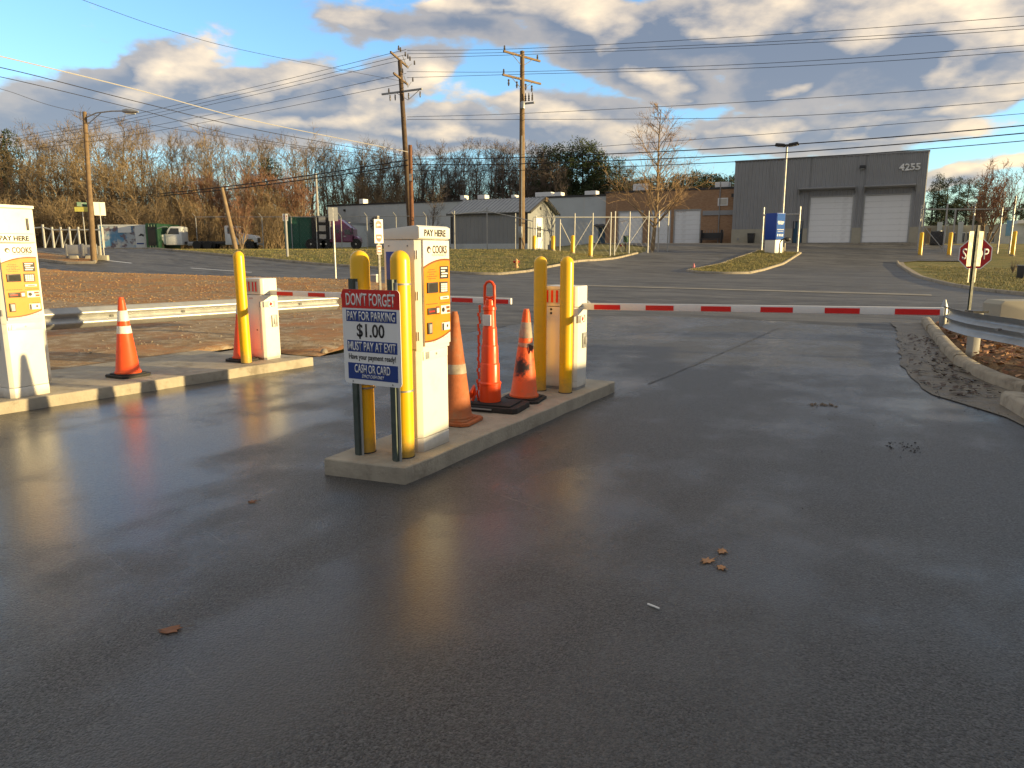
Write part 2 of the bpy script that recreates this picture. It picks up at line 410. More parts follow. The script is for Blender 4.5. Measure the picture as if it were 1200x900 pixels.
def brick_mat():
    m = bpy.data.materials.new('orange_brick'); m.use_nodes = True
    T = NT(m.node_tree); b = m.node_tree.nodes['Principled BSDF']
    tc = T.n('ShaderNodeTexCoord').outputs['Object']
    sx = T.n('ShaderNodeSeparateXYZ'); T.put(sx.inputs[0], tc)
    cx = T.n('ShaderNodeCombineXYZ'); T.put(cx.inputs[0], sx.outputs[0]); T.put(cx.inputs[1], sx.outputs[2])
    br = T.n('ShaderNodeTexBrick'); T.put(br.inputs['Vector'], cx.outputs[0]); br.inputs['Scale'].default_value = 1
    br.inputs['Brick Width'].default_value = .25; br.inputs['Row Height'].default_value = .085; br.inputs['Mortar Size'].default_value = .006
    br.inputs['Color1'].default_value = (.34, .19, .10, 1); br.inputs['Color2'].default_value = (.42, .25, .14, 1); br.inputs['Mortar'].default_value = (.26, .20, .15, 1)
    T.put(b.inputs['Base Color'], br.outputs[0]); b.inputs['Roughness'].default_value = .85
    return m


def mural_mat():
    m = bpy.data.materials.new('painted_container_side'); m.use_nodes = True
    T = NT(m.node_tree); b = m.node_tree.nodes['Principled BSDF']
    tc = T.n('ShaderNodeTexCoord').outputs['Object']
    n1 = T.ramp(T.noise(tc, .55, 4, .6), .45, .56); n2 = T.ramp(T.noise(tc, 1.3, 5, .65), .5, .6); n3 = T.ramp(T.noise(tc, .9, 3, .7, out=0), .58, .64)
    c = T.mix(n1, (.12, .30, .50), (.45, .50, .55)); c = T.mix(n2, c, (.20, .15, .17)); c = T.mix(n3, c, (.62, .60, .55))
    T.put(b.inputs['Base Color'], c); b.inputs['Roughness'].default_value = .5
    return m


def burnt_mat():
    m = bpy.data.materials.new('burnt_orange_plastic'); m.use_nodes = True
    T = NT(m.node_tree); b = m.node_tree.nodes['Principled BSDF']
    tc = T.n('ShaderNodeTexCoord').outputs['Object']
    sx = T.n('ShaderNodeSeparateXYZ'); T.put(sx.inputs[0], tc)
    dx = T.m('MULTIPLY', T.m('SUBTRACT', sx.outputs[0], .0), 11); dz = T.m('MULTIPLY', T.m('SUBTRACT', sx.outputs[2], .34), 10)
    r = T.m('SQRT', T.m('ADD', T.m('MULTIPLY', dx, dx), T.m('MULTIPLY', dz, dz)))
    r = T.m('ADD', r, T.m('MULTIPLY', T.m('SUBTRACT', T.noise(tc, 18, 5, .7), .5), 2.4))
    k = T.m('MULTIPLY', T.ramp(r, .45, 1.35, 1, 0), T.ramp(sx.outputs[1], -.01, .03, 1, 0))
    n = T.ramp(T.noise(tc, 7, 5, .65), .52, .72)
    c = T.mix(n, (.78, .12, .02), (.50, .14, .045)); c = T.mix(k, c, (.012, .011, .011))
    T.put(b.inputs['Base Color'], c); b.inputs['Roughness'].default_value = .5
    return m


M_BRICK, M_MURAL, M_BURNT = brick_mat(), mural_mat(), burnt_mat()


# ------------------------------------------------------------------ mesh building
class MB:
    def __init__(s): s.v, s.f, s.mi = [], [], []
    def add(s, vs, fs, m=0):
        o = len(s.v); s.v += [tuple(p) for p in vs]; s.f += [tuple(i + o for i in f) for f in fs]; s.mi += [m] * len(fs); return s
    def box(s, c, d, m=0, rz=0., rx=0., ry=0.):
        x, y, z = d[0] / 2, d[1] / 2, d[2] / 2
        mt = Matrix.Translation(c) @ Matrix.Rotation(rz, 4, 'Z') @ Matrix.Rotation(ry, 4, 'Y') @ Matrix.Rotation(rx, 4, 'X')
        vs = [mt @ Vector(p) for p in ((-x, -y, -z), (x, -y, -z), (x, y, -z), (-x, y, -z), (-x, -y, z), (x, -y, z), (x, y, z), (-x, y, z))]
        return s.add(vs, [(3, 2, 1, 0), (4, 5, 6, 7), (0, 1, 5, 4), (1, 2, 6, 5), (2, 3, 7, 6), (3, 0, 4, 7)], m)
    def bb(s, x0, x1, y0, y1, z0, z1, m=0):
        return s.box(((x0 + x1) / 2, (y0 + y1) / 2, (z0 + z1) / 2), (x1 - x0, y1 - y0, z1 - z0), m)
    def tube(s, path, r, n=8, m=0, cap=True):
        P = [Vector(p) for p in path]
        rs = r if isinstance(r, (list, tuple)) else [r] * len(P)
        vs, fs = [], []
        up = None
        for i, p in enumerate(P):
            t = (P[min(i + 1, len(P) - 1)] - P[max(i - 1, 0)])
            t = t.normalized() if t.length > 1e-9 else Vector((0, 0, 1))
            if up is None or abs(up.dot(t)) > .98: up = Vector((0, 0, 1)) if abs(t.z) < .9 else Vector((1, 0, 0))
            a = t.cross(up).normalized(); b = t.cross(a).normalized(); up = -b if False else a.cross(t)
            for k in range(n):
                g = 2 * math.pi * k / n
                vs.append(p + (a * math.cos(g) + b * math.sin(g)) * rs[i])
        for i in range(len(P) - 1):
            for k in range(n):
                k2 = (k + 1) % n
                fs.append((i * n + k, i * n + k2, (i + 1) * n + k2, (i + 1) * n + k))
        if cap:
            fs.append(tuple(range(n - 1, -1, -1))); fs.append(tuple((len(P) - 1) * n + k for k in range(n)))
        return s.add(vs, fs, m)
    def lathe(s, prof, n=24, m=0, c=(0, 0, 0), axis='Z', square=0):
        vs, fs = [], []
        for (r, z) in prof:
            for k in range(n):
                g = 2 * math.pi * (k + .5) / n
                x, y = r * math.cos(g), r * math.sin(g)
                p = (x, y, z) if axis == 'Z' else ((z, x, y) if axis == 'X' else (x, z, y))
                vs.append((p[0] + c[0], p[1] + c[1], p[2] + c[2]))
        for i in range(len(prof) - 1):
            for k in range(n):
                k2 = (k + 1) % n
                fs.append((i * n + k, i * n + k2, (i + 1) * n + k2, (i + 1) * n + k))
        fs.append(tuple(range(n - 1, -1, -1))); fs.append(tuple((len(prof) - 1) * n + k for k in range(n)))
        return s.add(vs, fs, m)
    def prism(s, poly, a, b, plane='XY', m=0):
        """extrude a polygon given in a plane from a to b along the plane's normal"""
        def P(p, h):
            return {'XY': (p[0], p[1], h), 'XZ': (p[0], h, p[1]), 'YZ': (h, p[0], p[1])}[plane]
        n = len(poly)
        vs = [P(p, a) for p in poly] + [P(p, b) for p in poly]
        fs = [tuple(range(n)), tuple(range(2 * n - 1, n - 1, -1))] + [(i, i + n, (i + 1) % n + n, (i + 1) % n) for i in range(n)]
        return s.add(vs, fs, m)
    def sweep(s, path, prof, m=0, closed=False):
        """profile points (x across to the right of travel, z up) swept along an XYZ path, mitred in plan"""
        P = [Vector(p) for p in path]; k = len(prof); vs, fs = [], []
        for i, p in enumerate(P):
            d0 = (P[i] - P[i - 1]) if (i > 0 or closed) else (P[1] - P[0])
            d1 = (P[(i + 1) % len(P)] - P[i]) if (i < len(P) - 1 or closed) else (P[-1] - P[-2])
            d0.z = d1.z = 0; d0.normalize(); d1.normalize()
            t = (d0 + d1).normalized(); r = Vector((t.y, -t.x, 0)); sc = 1 / max(.5, t.dot(d0))
            for (x, z) in prof: vs.append(p + r * (x * sc) + Vector((0, 0, z)))
        n = len(P)
        for i in range(n if closed else n - 1):
            j = (i + 1) % n
            for q in range(k):
                q2 = (q + 1) % k
                fs.append((i * k + q, j * k + q, j * k + q2, i * k + q2))
        if not closed:
            fs.append(tuple(range(k))); fs.append(tuple((n - 1) * k + q for q in range(k - 1, -1, -1)))
        return s.add(vs, fs, m)
    def mesh(s, name, mats, bev=0., seg=2, smooth=True, angle=38):
        me = bpy.data.meshes.new(name)
        me.from_pydata(s.v, [], s.f)
        for mm in (mats if isinstance(mats, (list, tuple)) else [mats]): me.materials.append(mm)
        me.polygons.foreach_set('material_index', s.mi)
        bm = bmesh.new(); bm.from_mesh(me)
        bmesh.ops.recalc_face_normals(bm, faces=bm.faces)
        if bev:
            ed = [e for e in bm.edges if len(e.link_faces) == 2 and e.calc_face_angle(0) > R(40)]
            bmesh.ops.bevel(bm, geom=ed, offset=bev, segments=seg, affect='EDGES', profile=.6, clamp_overlap=True)
        bm.to_mesh(me); bm.free()
        if smooth:
            me.polygons.foreach_set('use_smooth', [True] * len(me.polygons))
            me.set_sharp_from_angle(angle=R(20 if bev else angle))
        me.update()
        return me
    def build(s, name, mats, parent=None, bev=0., loc=None, rz=None, **kw):
        return link(name, s.mesh(name, mats, bev, **kw), parent, loc, rz)


def link(name, me, parent=None, loc=None, rz=None):
    o = bpy.data.objects.new(name, me); COL.objects.link(o)
    if parent: o.parent = parent
    if loc is not None: o.location = loc
    if rz is not None: o.rotation_euler = (0, 0, rz)
    return o


def tag(o, label=None, cat=None, group=None, kind=None):
    if label: o['label'] = label
    if cat: o['category'] = cat
    if group: o['group'] = group
    if kind: o['kind'] = kind
    return o


def thing(name, label, cat, loc=(0, 0, 0), rz=RZ, group=None):
    o = bpy.data.objects.new(name, None); COL.objects.link(o)
    o.empty_display_size = .2
    o.location = loc; o.rotation_euler = (0, 0, rz)
    return tag(o, label, cat, group)


KIDS = {}


def copy_tree(o, parent=None):
    c = o.copy(); COL.objects.link(c)
    if parent is not None: c.parent = parent
    for ch in list(o.children): copy_tree(ch, c)
    return c


def clone(o, loc, rz, label, group=None, scale=None):
    c = copy_tree(o); c.location = loc; c.rotation_euler = (0, 0, rz); c['label'] = label
    if group: c['group'] = group
    if scale is not None: c.scale = scale if isinstance(scale, (tuple, list)) else (scale,) * 3
    return c


TEXTC = {}


def text(body, box, mats, parent, face='front', pos=(0, 0, 0), name='lettering', depth=.0012, shear=0., bold=.0, keep=False):
    """lettering fitted to box (w, h), centred at pos; face 'front' = -y, 'right' = +x, 'back' = +y"""
    cu = bpy.data.curves.new('lettering', 'FONT'); cu.body = body; cu.align_x = 'CENTER'; cu.align_y = 'CENTER'
    cu.resolution_u = 3; cu.extrude = 0; cu.shear = shear; cu.offset = bold
    ob = bpy.data.objects.new('lettering', cu)
    me = bpy.data.meshes.new_from_object(ob)
    bpy.data.objects.remove(ob); bpy.data.curves.remove(cu)
    xs = [v.co.x for v in me.vertices]; ys = [v.co.y for v in me.vertices]
    mx, my = (max(xs) + min(xs)) / 2, (max(ys) + min(ys)) / 2
    kx, ky = box[0] / (max(xs) - min(xs)), box[1] / (max(ys) - min(ys))
    bm = bmesh.new(); bm.from_mesh(me)
    bmesh.ops.remove_doubles(bm, verts=bm.verts, dist=1e-5)
    ex = bmesh.ops.extrude_face_region(bm, geom=list(bm.faces))
    for v in ex['geom']:
        if isinstance(v, bmesh.types.BMVert): v.co.z += 1.0
    for v in bm.verts:
        x, y, z = (v.co.x - mx) * kx, (v.co.y - my) * ky, (depth if v.co.z > .5 else -depth * .5)
        v.co = {'front': Vector((x, -z, y)), 'right': Vector((z, x, y)), 'back': Vector((-x, z, y))}[face] + Vector(pos)
    bmesh.ops.recalc_face_normals(bm, faces=bm.faces)
    bm.to_mesh(me); bm.free()
    me.materials.clear(); me.materials.append(mats)
    me.polygons.foreach_set('material_index', [0] * len(me.polygons))
    return link(name, me, parent)


# ------------------------------------------------------------------ the setting: ground sheets
def grid_lines(lo, hi, coarse=2.0, fine=None):
    a = math.floor(lo / coarse) * coarse; out = []
    while a <= hi:
        out.append(a)
        if fine and fine[0] <= a < fine[1]: out.append(a + coarse / 2)
        a += coarse
    return out


def sheet(name, poly, off, material, bisect=True, kind='structure', hf=None, step=2.0, label=None, cat=None):
    bm = bmesh.new()
    f = bm.faces.new([bm.verts.new((p[0], p[1], 0)) for p in poly])
    bmesh.ops.triangulate(bm, faces=[f])
    if bisect:
        xs = [p[0] for p in poly]; ys = [p[1] for p in poly]
        for gx in grid_lines(min(xs), max(xs), step, (0, 10) if step >= 2 else None):
            if min(xs) < gx < max(xs): bmesh.ops.bisect_plane(bm, geom=bm.verts[:] + bm.edges[:] + bm.faces[:], plane_co=(gx, 0, 0), plane_no=(1, 0, 0), dist=1e-5)
        for gy in sorted(set(grid_lines(min(ys), max(ys), step) + [float(b) for b in BREAKS])):
            if min(ys) < gy < max(ys): bmesh.ops.bisect_plane(bm, geom=bm.verts[:] + bm.edges[:] + bm.faces[:], plane_co=(0, gy, 0), plane_no=(0, 1, 0), dist=1e-5)
        bmesh.ops.remove_doubles(bm, verts=bm.verts, dist=1e-4)
    edge = {v for e in bm.edges if len(e.link_faces) < 2 for v in e.verts}
    for v in bm.verts:
        v.co.z = H(v.co.x, v.co.y) + off + (hf(v.co.x, v.co.y) if hf and v not in edge else 0)
    for fc in bm.faces:
        fc.smooth = True
        if fc.normal.z < 0: fc.normal_flip()
    bmesh.ops.recalc_face_normals(bm, faces=bm.faces)
    if sum(fc.normal.z for fc in bm.faces) < 0: bmesh.ops.reverse_faces(bm, faces=bm.faces)
    me = bpy.data.meshes.new(name); bm.to_mesh(me); bm.free(); me.materials.append(material)
    o = link(name, me); o['kind'] = kind
    if label: o['label'] = label
    return o


def ground():
    xs = [-1800, -900, -400, -220, -150] + [float(i) for i in range(-120, 121, 2)] + [150, 220, 400, 900, 1800] + [1., 3., 5., 7., 9.]
    ys = [-1800, -600, -200, -80, -30] + [float(i) for i in range(-10, 131, 2)] + [float(b) for b in BREAKS if b < 131] + [160, 220, 300, 600, 1200, 2500]
    xs, ys = sorted(set(xs)), sorted(set(ys))
    vs = [(x, y, H(x, y) - .06) for y in ys for x in xs]
    n = len(xs); fs = [(j * n + i, j * n + i + 1, (j + 1) * n + i + 1, (j + 1) * n + i) for j in range(len(ys) - 1) for i in range(n - 1)]
    me = bpy.data.meshes.new('ground'); me.from_pydata(vs, [], fs); me.materials.append(M_GRASS); me.update()
    o = link('ground', me); o['kind'] = 'structure'; o['label'] = 'patchy winter grass ground'


ground()
Lp = lambda pts: [W(*p) for p in pts]


def rag(pts, amp=.05, step=.35, seed=1):
    """lane-frame outline with an uneven worn edge"""
    r_ = random.Random(seed); out = []
    for (x0, y0), (x1, y1) in zip(pts, pts[1:] + pts[:1]):
        n = max(1, int(math.hypot(x1 - x0, y1 - y0) / step)) if max(abs(x0), abs(x1), abs(y0), abs(y1)) < 30 else 1
        for i in range(n):
            j = amp if i else 0
            out.append(W(x0 + (x1 - x0) * i / n + r_.uniform(-j, j), y0 + (y1 - y0) * i / n + r_.uniform(-j, j)))
    return out


# old street and the apron in front of the barriers
sheet('road', Lp([(-130, 27.1), (-24, 27.1), (-10, 15.0), (-6, 9.0), (1.2, 9.0), (1.2, 16.9), (60, 16.9), (60, 28.9), (14, 29.3), (8, 29.9), (3.9, 31.1), (1.81, 37.43), (.8, 45), (.37, 52), (-.3, 60), (-.47, 63.5), (-20.3, 63.5), (-20.35, 52), (-20.45, 40.7), (-21.3, 38.4), (-23, 38), (-130, 38)]), 0.0, M_ROAD)
sheet('driveway', Lp([(-20.3, 63.5), (-.47, 63.5), (1.0, 66), (6, 68), (6, 84), (-34, 84), (-34, 74), (-21.5, 68)]), 0.001, M_ROAD)
sheet('lot', rag([(-14, -8), (2.2, -8), (1.6, 4), (1.06, 8.1), (.47, 9.0), (.14, 11.2), (.08, 16.0), (-.55, 16.5), (-2.5, 17.2), (-5.1, 17.3), (-7.0, 16.0), (-7.6, 8.0), (-14, 8.0)]), .012, M_ASPH, bisect=False)
sheet('gutter_pan', Lp([(-14.5, 29.6), (1.0, 29.6), (1.0, 30.5), (-14.5, 30.4)]), .012, M_PAN)
sheet('gutter', rag([(2.4, -8), (2.0, 4), (1.35, 8.6), (1.25, 9.6), (.96, 10.4), (.76, 11.8), (.63, 14.7), (.52, 18.2), (-.1, 18.3), (.02, 16.0), (.08, 11.2), (.40, 9.0), (.98, 8.05), (1.5, 4), (1.9, -8)]), .022, M_GUTTER, bisect=False)


def nz(x, y, k=1.0):
    return .5 + .25 * (math.sin(1.7 * x * k + 1.3 * math.sin(.9 * y * k)) + math.sin(1.1 * y * k + 1.7 * math.sin(1.3 * x * k + 2)))


def dirt_h(x, y):
    lx, ly = WL(x, y)
    m = math.exp(-((ly - 22.5) / 4.5) ** 2) * max(0, min(1, (-11 - lx) / 6)) * .28
    return .012 + m + .05 * nz(x, y) * nz(x * 2.3, y * 2.1) + .02 * nz(x * 5, y * 5)


sheet('dirt', rag([(-70, 27.2), (-23.9, 27.1), (-15.5, 20.8), (-13.2, 18.4), (-11.8, 16.8), (-11.0, 15.4), (-9.4, 13.6), (-8.7, 12.0), (-8.2, 10.0), (-7.55, 8.1), (-9.6, 8.0), (-9.6, -6), (-70, -6)]), .016, M_DIRT, hf=dirt_h, step=.6)
sheet('gravel', rag([(-30, 12.6), (-14, 13.8), (-11.3, 15.3), (-9.2, 12.4), (-7.75, 8.5), (-9.3, 8.15), (-9.4, -5), (-30, -5)]), .038, M_GRAVEL, hf=lambda x, y: dirt_h(x, y) * .9 + .004, step=.6)
sheet('planting_bed', Lp([(.70, 18.0), (.80, 14.7), (.92, 11.8), (1.1, 10.4), (1.42, 9.6), (1.6, 8.4), (2.3, 3), (2.6, -8), (11, -8), (11, 17.6)]), .05, M_MULCH, hf=lambda x, y: .05 + .06 * nz(x * 2, y * 2), step=.7)
# paved yard behind the left island
sheet('slab', Lp([(-9.35, 1.0), (-8.55, 1.0), (-8.55, 7.35), (-9.2, 7.3)]), .10, M_CONC, bisect=False)


def kerb(name, pts, label, w=.16, h=.13, m=M_KERB, closed=False, pan=0.):
    P = []
    for (a, b) in zip(pts, pts[1:] + ([pts[0]] if closed else [])):
        n = max(1, int(math.hypot(b[0] - a[0], b[1] - a[1]) / 1.6))
        P += [(a[0] + (b[0] - a[0]) * i / n, a[1] + (b[1] - a[1]) * i / n) for i in range(n)]
    if not closed: P.append(pts[-1])
    path = [(x, y, H(x, y)) for x, y in P]
    mb = MB().sweep(path, [(-w / 2, -.2), (w / 2, -.2), (w / 2, h - .03), (w / 2 - .035, h), (-w / 2 + .035, h), (-w / 2, h - .03)], closed=closed)
    if pan: mb.sweep(path, [(-w / 2 - pan, -.1), (-w / 2 + .01, -.1), (-w / 2 + .01, .02), (-w / 2 - pan, .016)], closed=closed)
    o = mb.build(name, m, angle=50); o['kind'] = 'structure'; o['label'] = label
    return o


def arc(c, r, a0, a1, n=6): return [(c[0] + r * math.cos(R(a0 + (a1 - a0) * i / n)), c[1] + r * math.sin(R(a0 + (a1 - a0) * i / n))) for i in range(n + 1)]


kerb('kerb', Lp([(-110, 38.05), (-60, 38.05), (-23, 38.05), (-21.4, 38.5), (-20.55, 40.7), (-20.45, 52), (-20.4, 61.5)]), 'tan kerb along the grass verge across the street')
kerb('kerb', Lp([(-.4, 64), (-.2, 60), (.45, 52), (.95, 45), (1.95, 37.5), (2.7, 34), (4.0, 31.2), (8, 30), (14, 29.4), (40, 29)]), 'dark stained kerb curving round the grass beside the driveway', m=M_KERB, pan=.35)
med = Lp([(-12.2, 47.0), (-11.3, 45.8), (-9.6, 45.6), (-8.3, 46.6), (-8.05, 50), (-7.95, 60), (-7.95, 68.2), (-11.5, 68.4), (-11.9, 60), (-12.1, 52)])
kerb('kerb', med, 'kerb around the small grass median', closed=True, w=.2)
sheet('median_grass', med, .10, M_GRASS)
kerb('kerb', Lp([(.55, 18.2), (.60, 16.4)]), 'short stub of worn kerb at the far end of the planting bed', w=.18, h=.15)
kb = [(.62, 16.3), (.67, 14.7), (.74, 13.0), (.82, 11.75), (.93, 10.9), (1.08, 10.2), (1.34, 9.5)]
kerb('kerb', Lp(kb[:4]), 'worn rounded kerb beside the leaf mulch under the guardrail', w=.18, h=.15)
kerb('kerb', Lp([(.825, 11.72)] + kb[4:]), 'leaning kerb piece where the mulch bed bends right', w=.18, h=.14)
kerb('kerb', Lp([(1.10, 8.75), (1.2, 8.2), (1.5, 6.5), (1.9, 3), (2.2, -6)]), 'pale new kerb piece cut off by the right edge', w=.22, h=.16, m=M_CONC)
# small island with the street light, far left
isl = [(-61, 30.2), (-50.5, 30.2), (-49.2, 31.2), (-50.5, 32.2), (-61, 32.2)]
kerb('kerb', Lp(isl), 'cream kerb of the island under the street light', closed=True, w=.22, h=.16)
sheet('traffic_island', Lp(isl), .12, M_DIRT)
# lane line far left
for a, b in ((-41, -35.5), (-52, -47), (-63, -58)):
    sheet('lane_marking', Lp([(a, 32.4), (b, 32.4), (b, 32.55), (a, 32.55)]), .008, M_WHITE)

def shade_berm():  # unseen bank shaped to keep the low sun off the asphalt
    """grassy bank out of view at right, added to shade the lot"""
    r_ = random.Random(3); vs, fs = [], []
    prof = [(-2.4, 0), (-1.5, .45), (-.8, .85), (-.25, 1.0), (.35, 1.0), (1.2, .7), (2.2, .3), (3.2, 0)]
    ys = [-9 + .7 * i for i in range(31)]
    for y in ys:
        k = min(1, max(0, (13.4 - y) / 1.8)) * min(1, max(0, (y + 9) / 2.0)); k = k * k * (3 - 2 * k)
        h = (1.47 + .10 * math.sin(y * .9) + r_.uniform(-.03, .03)) * k
        for (a_, z) in prof:
            x_, y_ = W(7.2 + a_ + r_.uniform(-.08, .08), y + r_.uniform(-.1, .1)); vs.append((x_, y_, -.03 + h * z + r_.uniform(-.015, .015)))
    n = len(prof); fs = [(j * n + i, j * n + i + 1, (j + 1) * n + i + 1, (j + 1) * n + i) for j in range(len(ys) - 1) for i in range(n - 1)]
    o = MB().add(vs, fs).build('shade_bank', M_GRASS, angle=60); o['kind'] = 'structure'; o['label'] = 'unseen low grassy bank added at right to shade the lot'


shade_berm()
# the two concrete islands
def island(poly, name, label, h=.13):
    r_ = random.Random(len(label)); pts = []
    for (a_, b_) in zip(poly, poly[1:] + poly[:1]):
        n = max(1, int(math.hypot(b_[0] - a_[0], b_[1] - a_[1]) / .3))
        pts += [(a_[0] + (b_[0] - a_[0]) * i / n + (r_.uniform(-.009, .009) if i else 0), a_[1] + (b_[1] - a_[1]) * i / n + (r_.uniform(-.009, .009) if i else 0)) for i in range(n)]
    mb = MB().prism(pts, -.1, h)
    o = mb.build(name, M_CONC, bev=.016, seg=3); o['kind'] = 'structure'; o['label'] = label
    return o


island(Lp([(-3.46, 3.70), (-2.82, 3.78), (-2.72, 7.56), (-3.5, 7.56)]), 'concrete_island', 'raised concrete island between the two lanes')
island(Lp([(-8.6, -3), (-7.62, -3), (-7.52, 3.7), (-7.03, 7.42), (-8.6, 7.42)]), 'concrete_island', 'raised concrete island of the left pay station', h=.13)
ZI = .13
# paving seam in the wet lot
sheet('seam', rag([(-2.16, 15.6), (-2.30, 12.5), (-2.5, 9.0), (-2.55, 8.2), (-2.52, 8.2), (-2.465, 9.0), (-2.265, 12.5), (-2.11, 15.6)], .016, .2), .017, mat('tar_seam', (.06, .057, .054), .5, var=.5, vs=3), bisect=False)


# ------------------------------------------------------------------ bollards
def bollard_proto():
    r, h = .067, 1.43
    prof = [(r, 0), (r, h - .07)] + [(r * math.cos(R(a)), h - .07 + .07 * math.sin(R(a))) for a in (15, 30, 45, 60, 75, 86)]
    return MB().lathe(prof, 28).mesh('sleeve', M_YEL), MB().lathe([(r + .004, 0), (r + .004, .008)], 28).mesh('base_ring', M_DARK)


BME = bollard_proto()


def bollard(lx, ly, label, lean=0, hs=1.):
    t = thing('bollard', label, 'bollard', W3(lx, ly, ZI), group='yellow bollards on the pay lane islands')
    link('sleeve', BME[0], t).scale = (1, 1, hs); link('base_ring', BME[1], t)
    t.rotation_euler = (R(lean), R(lean * .5), RZ)
    return t


bollard(-3.31, 3.985, 'yellow bollard behind the left half of the parking price sign')
bollard(-2.985, 4.01, 'yellow bollard behind the right edge of the price sign, touching the pay station')
bollard(-3.233, 6.696, 'left one of the two yellow bollards in front of the right barrier gate', hs=.962)
bollard(-2.946, 6.706, 'right one of two yellow bollards in front of the right barrier gate', hs=.962)
bollard(-7.41, 6.60, 'lone yellow bollard in front of the left barrier gate', lean=1.2)

# ------------------------------------------------------------------ price sign on two posts
def price_sign():
    t = thing('parking_sign', 'white red and blue price sign reading PAY FOR PARKING $1.00 strapped to bollards', 'sign', W3(-3.135, 3.87, ZI))
    w, z0, z1 = .245, .52, 1.17
    Hh = z1 - z0
    def rr(x0, x1, za, zb, rad, top=True, bot=True):
        pts = []
        for (cx, cz, a0, on) in ((x1 - rad, zb - rad, 0, top), (x0 + rad, zb - rad, 90, top), (x0 + rad, za + rad, 180, bot), (x1 - rad, za + rad, 270, bot)):
            if on: pts += [(cx + rad * math.cos(R(a0 + k * 22.5)), cz + rad * math.sin(R(a0 + k * 22.5))) for k in range(5)]
            else: pts.append((x1 if a0 in (0, 270) else x0, zb if a0 in (0, 90) else za))
        return pts
    MB().prism(rr(-w, w, z0, z1, .03), -.002, .002, 'XZ').build('panel', M_SIGNW, t)
    f = lambda q: z1 - q * Hh
    hb = MB().prism(rr(-w, w, f(.195), z1, .03, bot=False), -.0035, -.0021, 'XZ').build('header_band', M_RED, t)
    y = -.0052
    text("DON'T FORGET", (.415, .088), M_WHITEF, hb, pos=(0, y + .0005, f(.103)), bold=.014)
    def band(a, b): return MB().bb(-w + .035, w - .03, -.0035, -.0021, f(b), f(a)).build('blue_band', M_BLUE, t)
    k = band(.215, .335); text('PAY FOR PARKING', (.405, .062), M_WHITEF, k, pos=(.002, y + .0005, f(.275)), bold=.014)
    k = band(.535, .655); text('MUST PAY AT EXIT', (.405, .062), M_WHITEF, k, pos=(.002, y + .0005, f(.595)), bold=.014)
    k = band(.775, .948)
    text('CASH OR CARD', (.305, .060), M_WHITEF, k, pos=(0, y + .0005, f(.835)), bold=.014)
    text('EXACT CASH ONLY', (.19, .024), M_WHITEF, k, pos=(.005, y + .0005, f(.912)), shear=.25, bold=.01)
    text('$1.00', (.235, .105), M_BLACKP, t, pos=(-.005, -.0035, f(.435)), bold=.014)
    text('Have your payment ready!', (.40, .05), M_BLACKP, t, pos=(0, -.0035, f(.715)), bold=.008)
    for x in (-.165, .165):
        MB().prism([(x - .04, .024), (x - .022, .020), (x - .018, .003), (x + .018, .003), (x + .022, .020), (x + .04, .024), (x + .04, .027), (x + .019, .024), (x + .014, .007), (x - .014, .007), (x - .019, .024), (x - .04, .027)], -.01, 1.24, 'XY').build('post', mat('weathered_green_post', (.075, .095, .085), .5, metal=.3, var=.25, vs=9, dirt=(.02, .05, .035), da=.8, ds=5), t)
        MB().prism([(x + .026, .0185), (x + .046, .0185), (x + .046, .0225), (x + .026, .0225)], -.01, 1.22, 'XY').build('post_flange', M_GALV, t)
        for zz in (.47, 1.20 if x > 0 else .50):
            cx, cy = x + (.0 if x < 0 else -.015), (.12 if x < 0 else .14)
            MB().lathe([(.0715, zz), (.0715, zz + .012)], 24, c=(cx + (.0 if x < 0 else 0), cy, 0)).build('strap', M_GALVD, t)
    for x in (-.17, .17):
        for q in (.025, .975): MB().lathe([(.006, -.006), (.005, -.002)], 8, c=(x, 0, f(q)), axis='Y').build('bolt', M_GALVD, t)


price_sign()


# ------------------------------------------------------------------ pay stations
def arc_pts(y0, z0, y1, z1, sag, n=10):
    out = []
    for i in range(n + 1):
        s_ = i / n
        out.append((y0 + (y1 - y0) * s_, z0 + (z1 - z0) * s_ + sag * 4 * s_ * (1 - s_)))
    return out


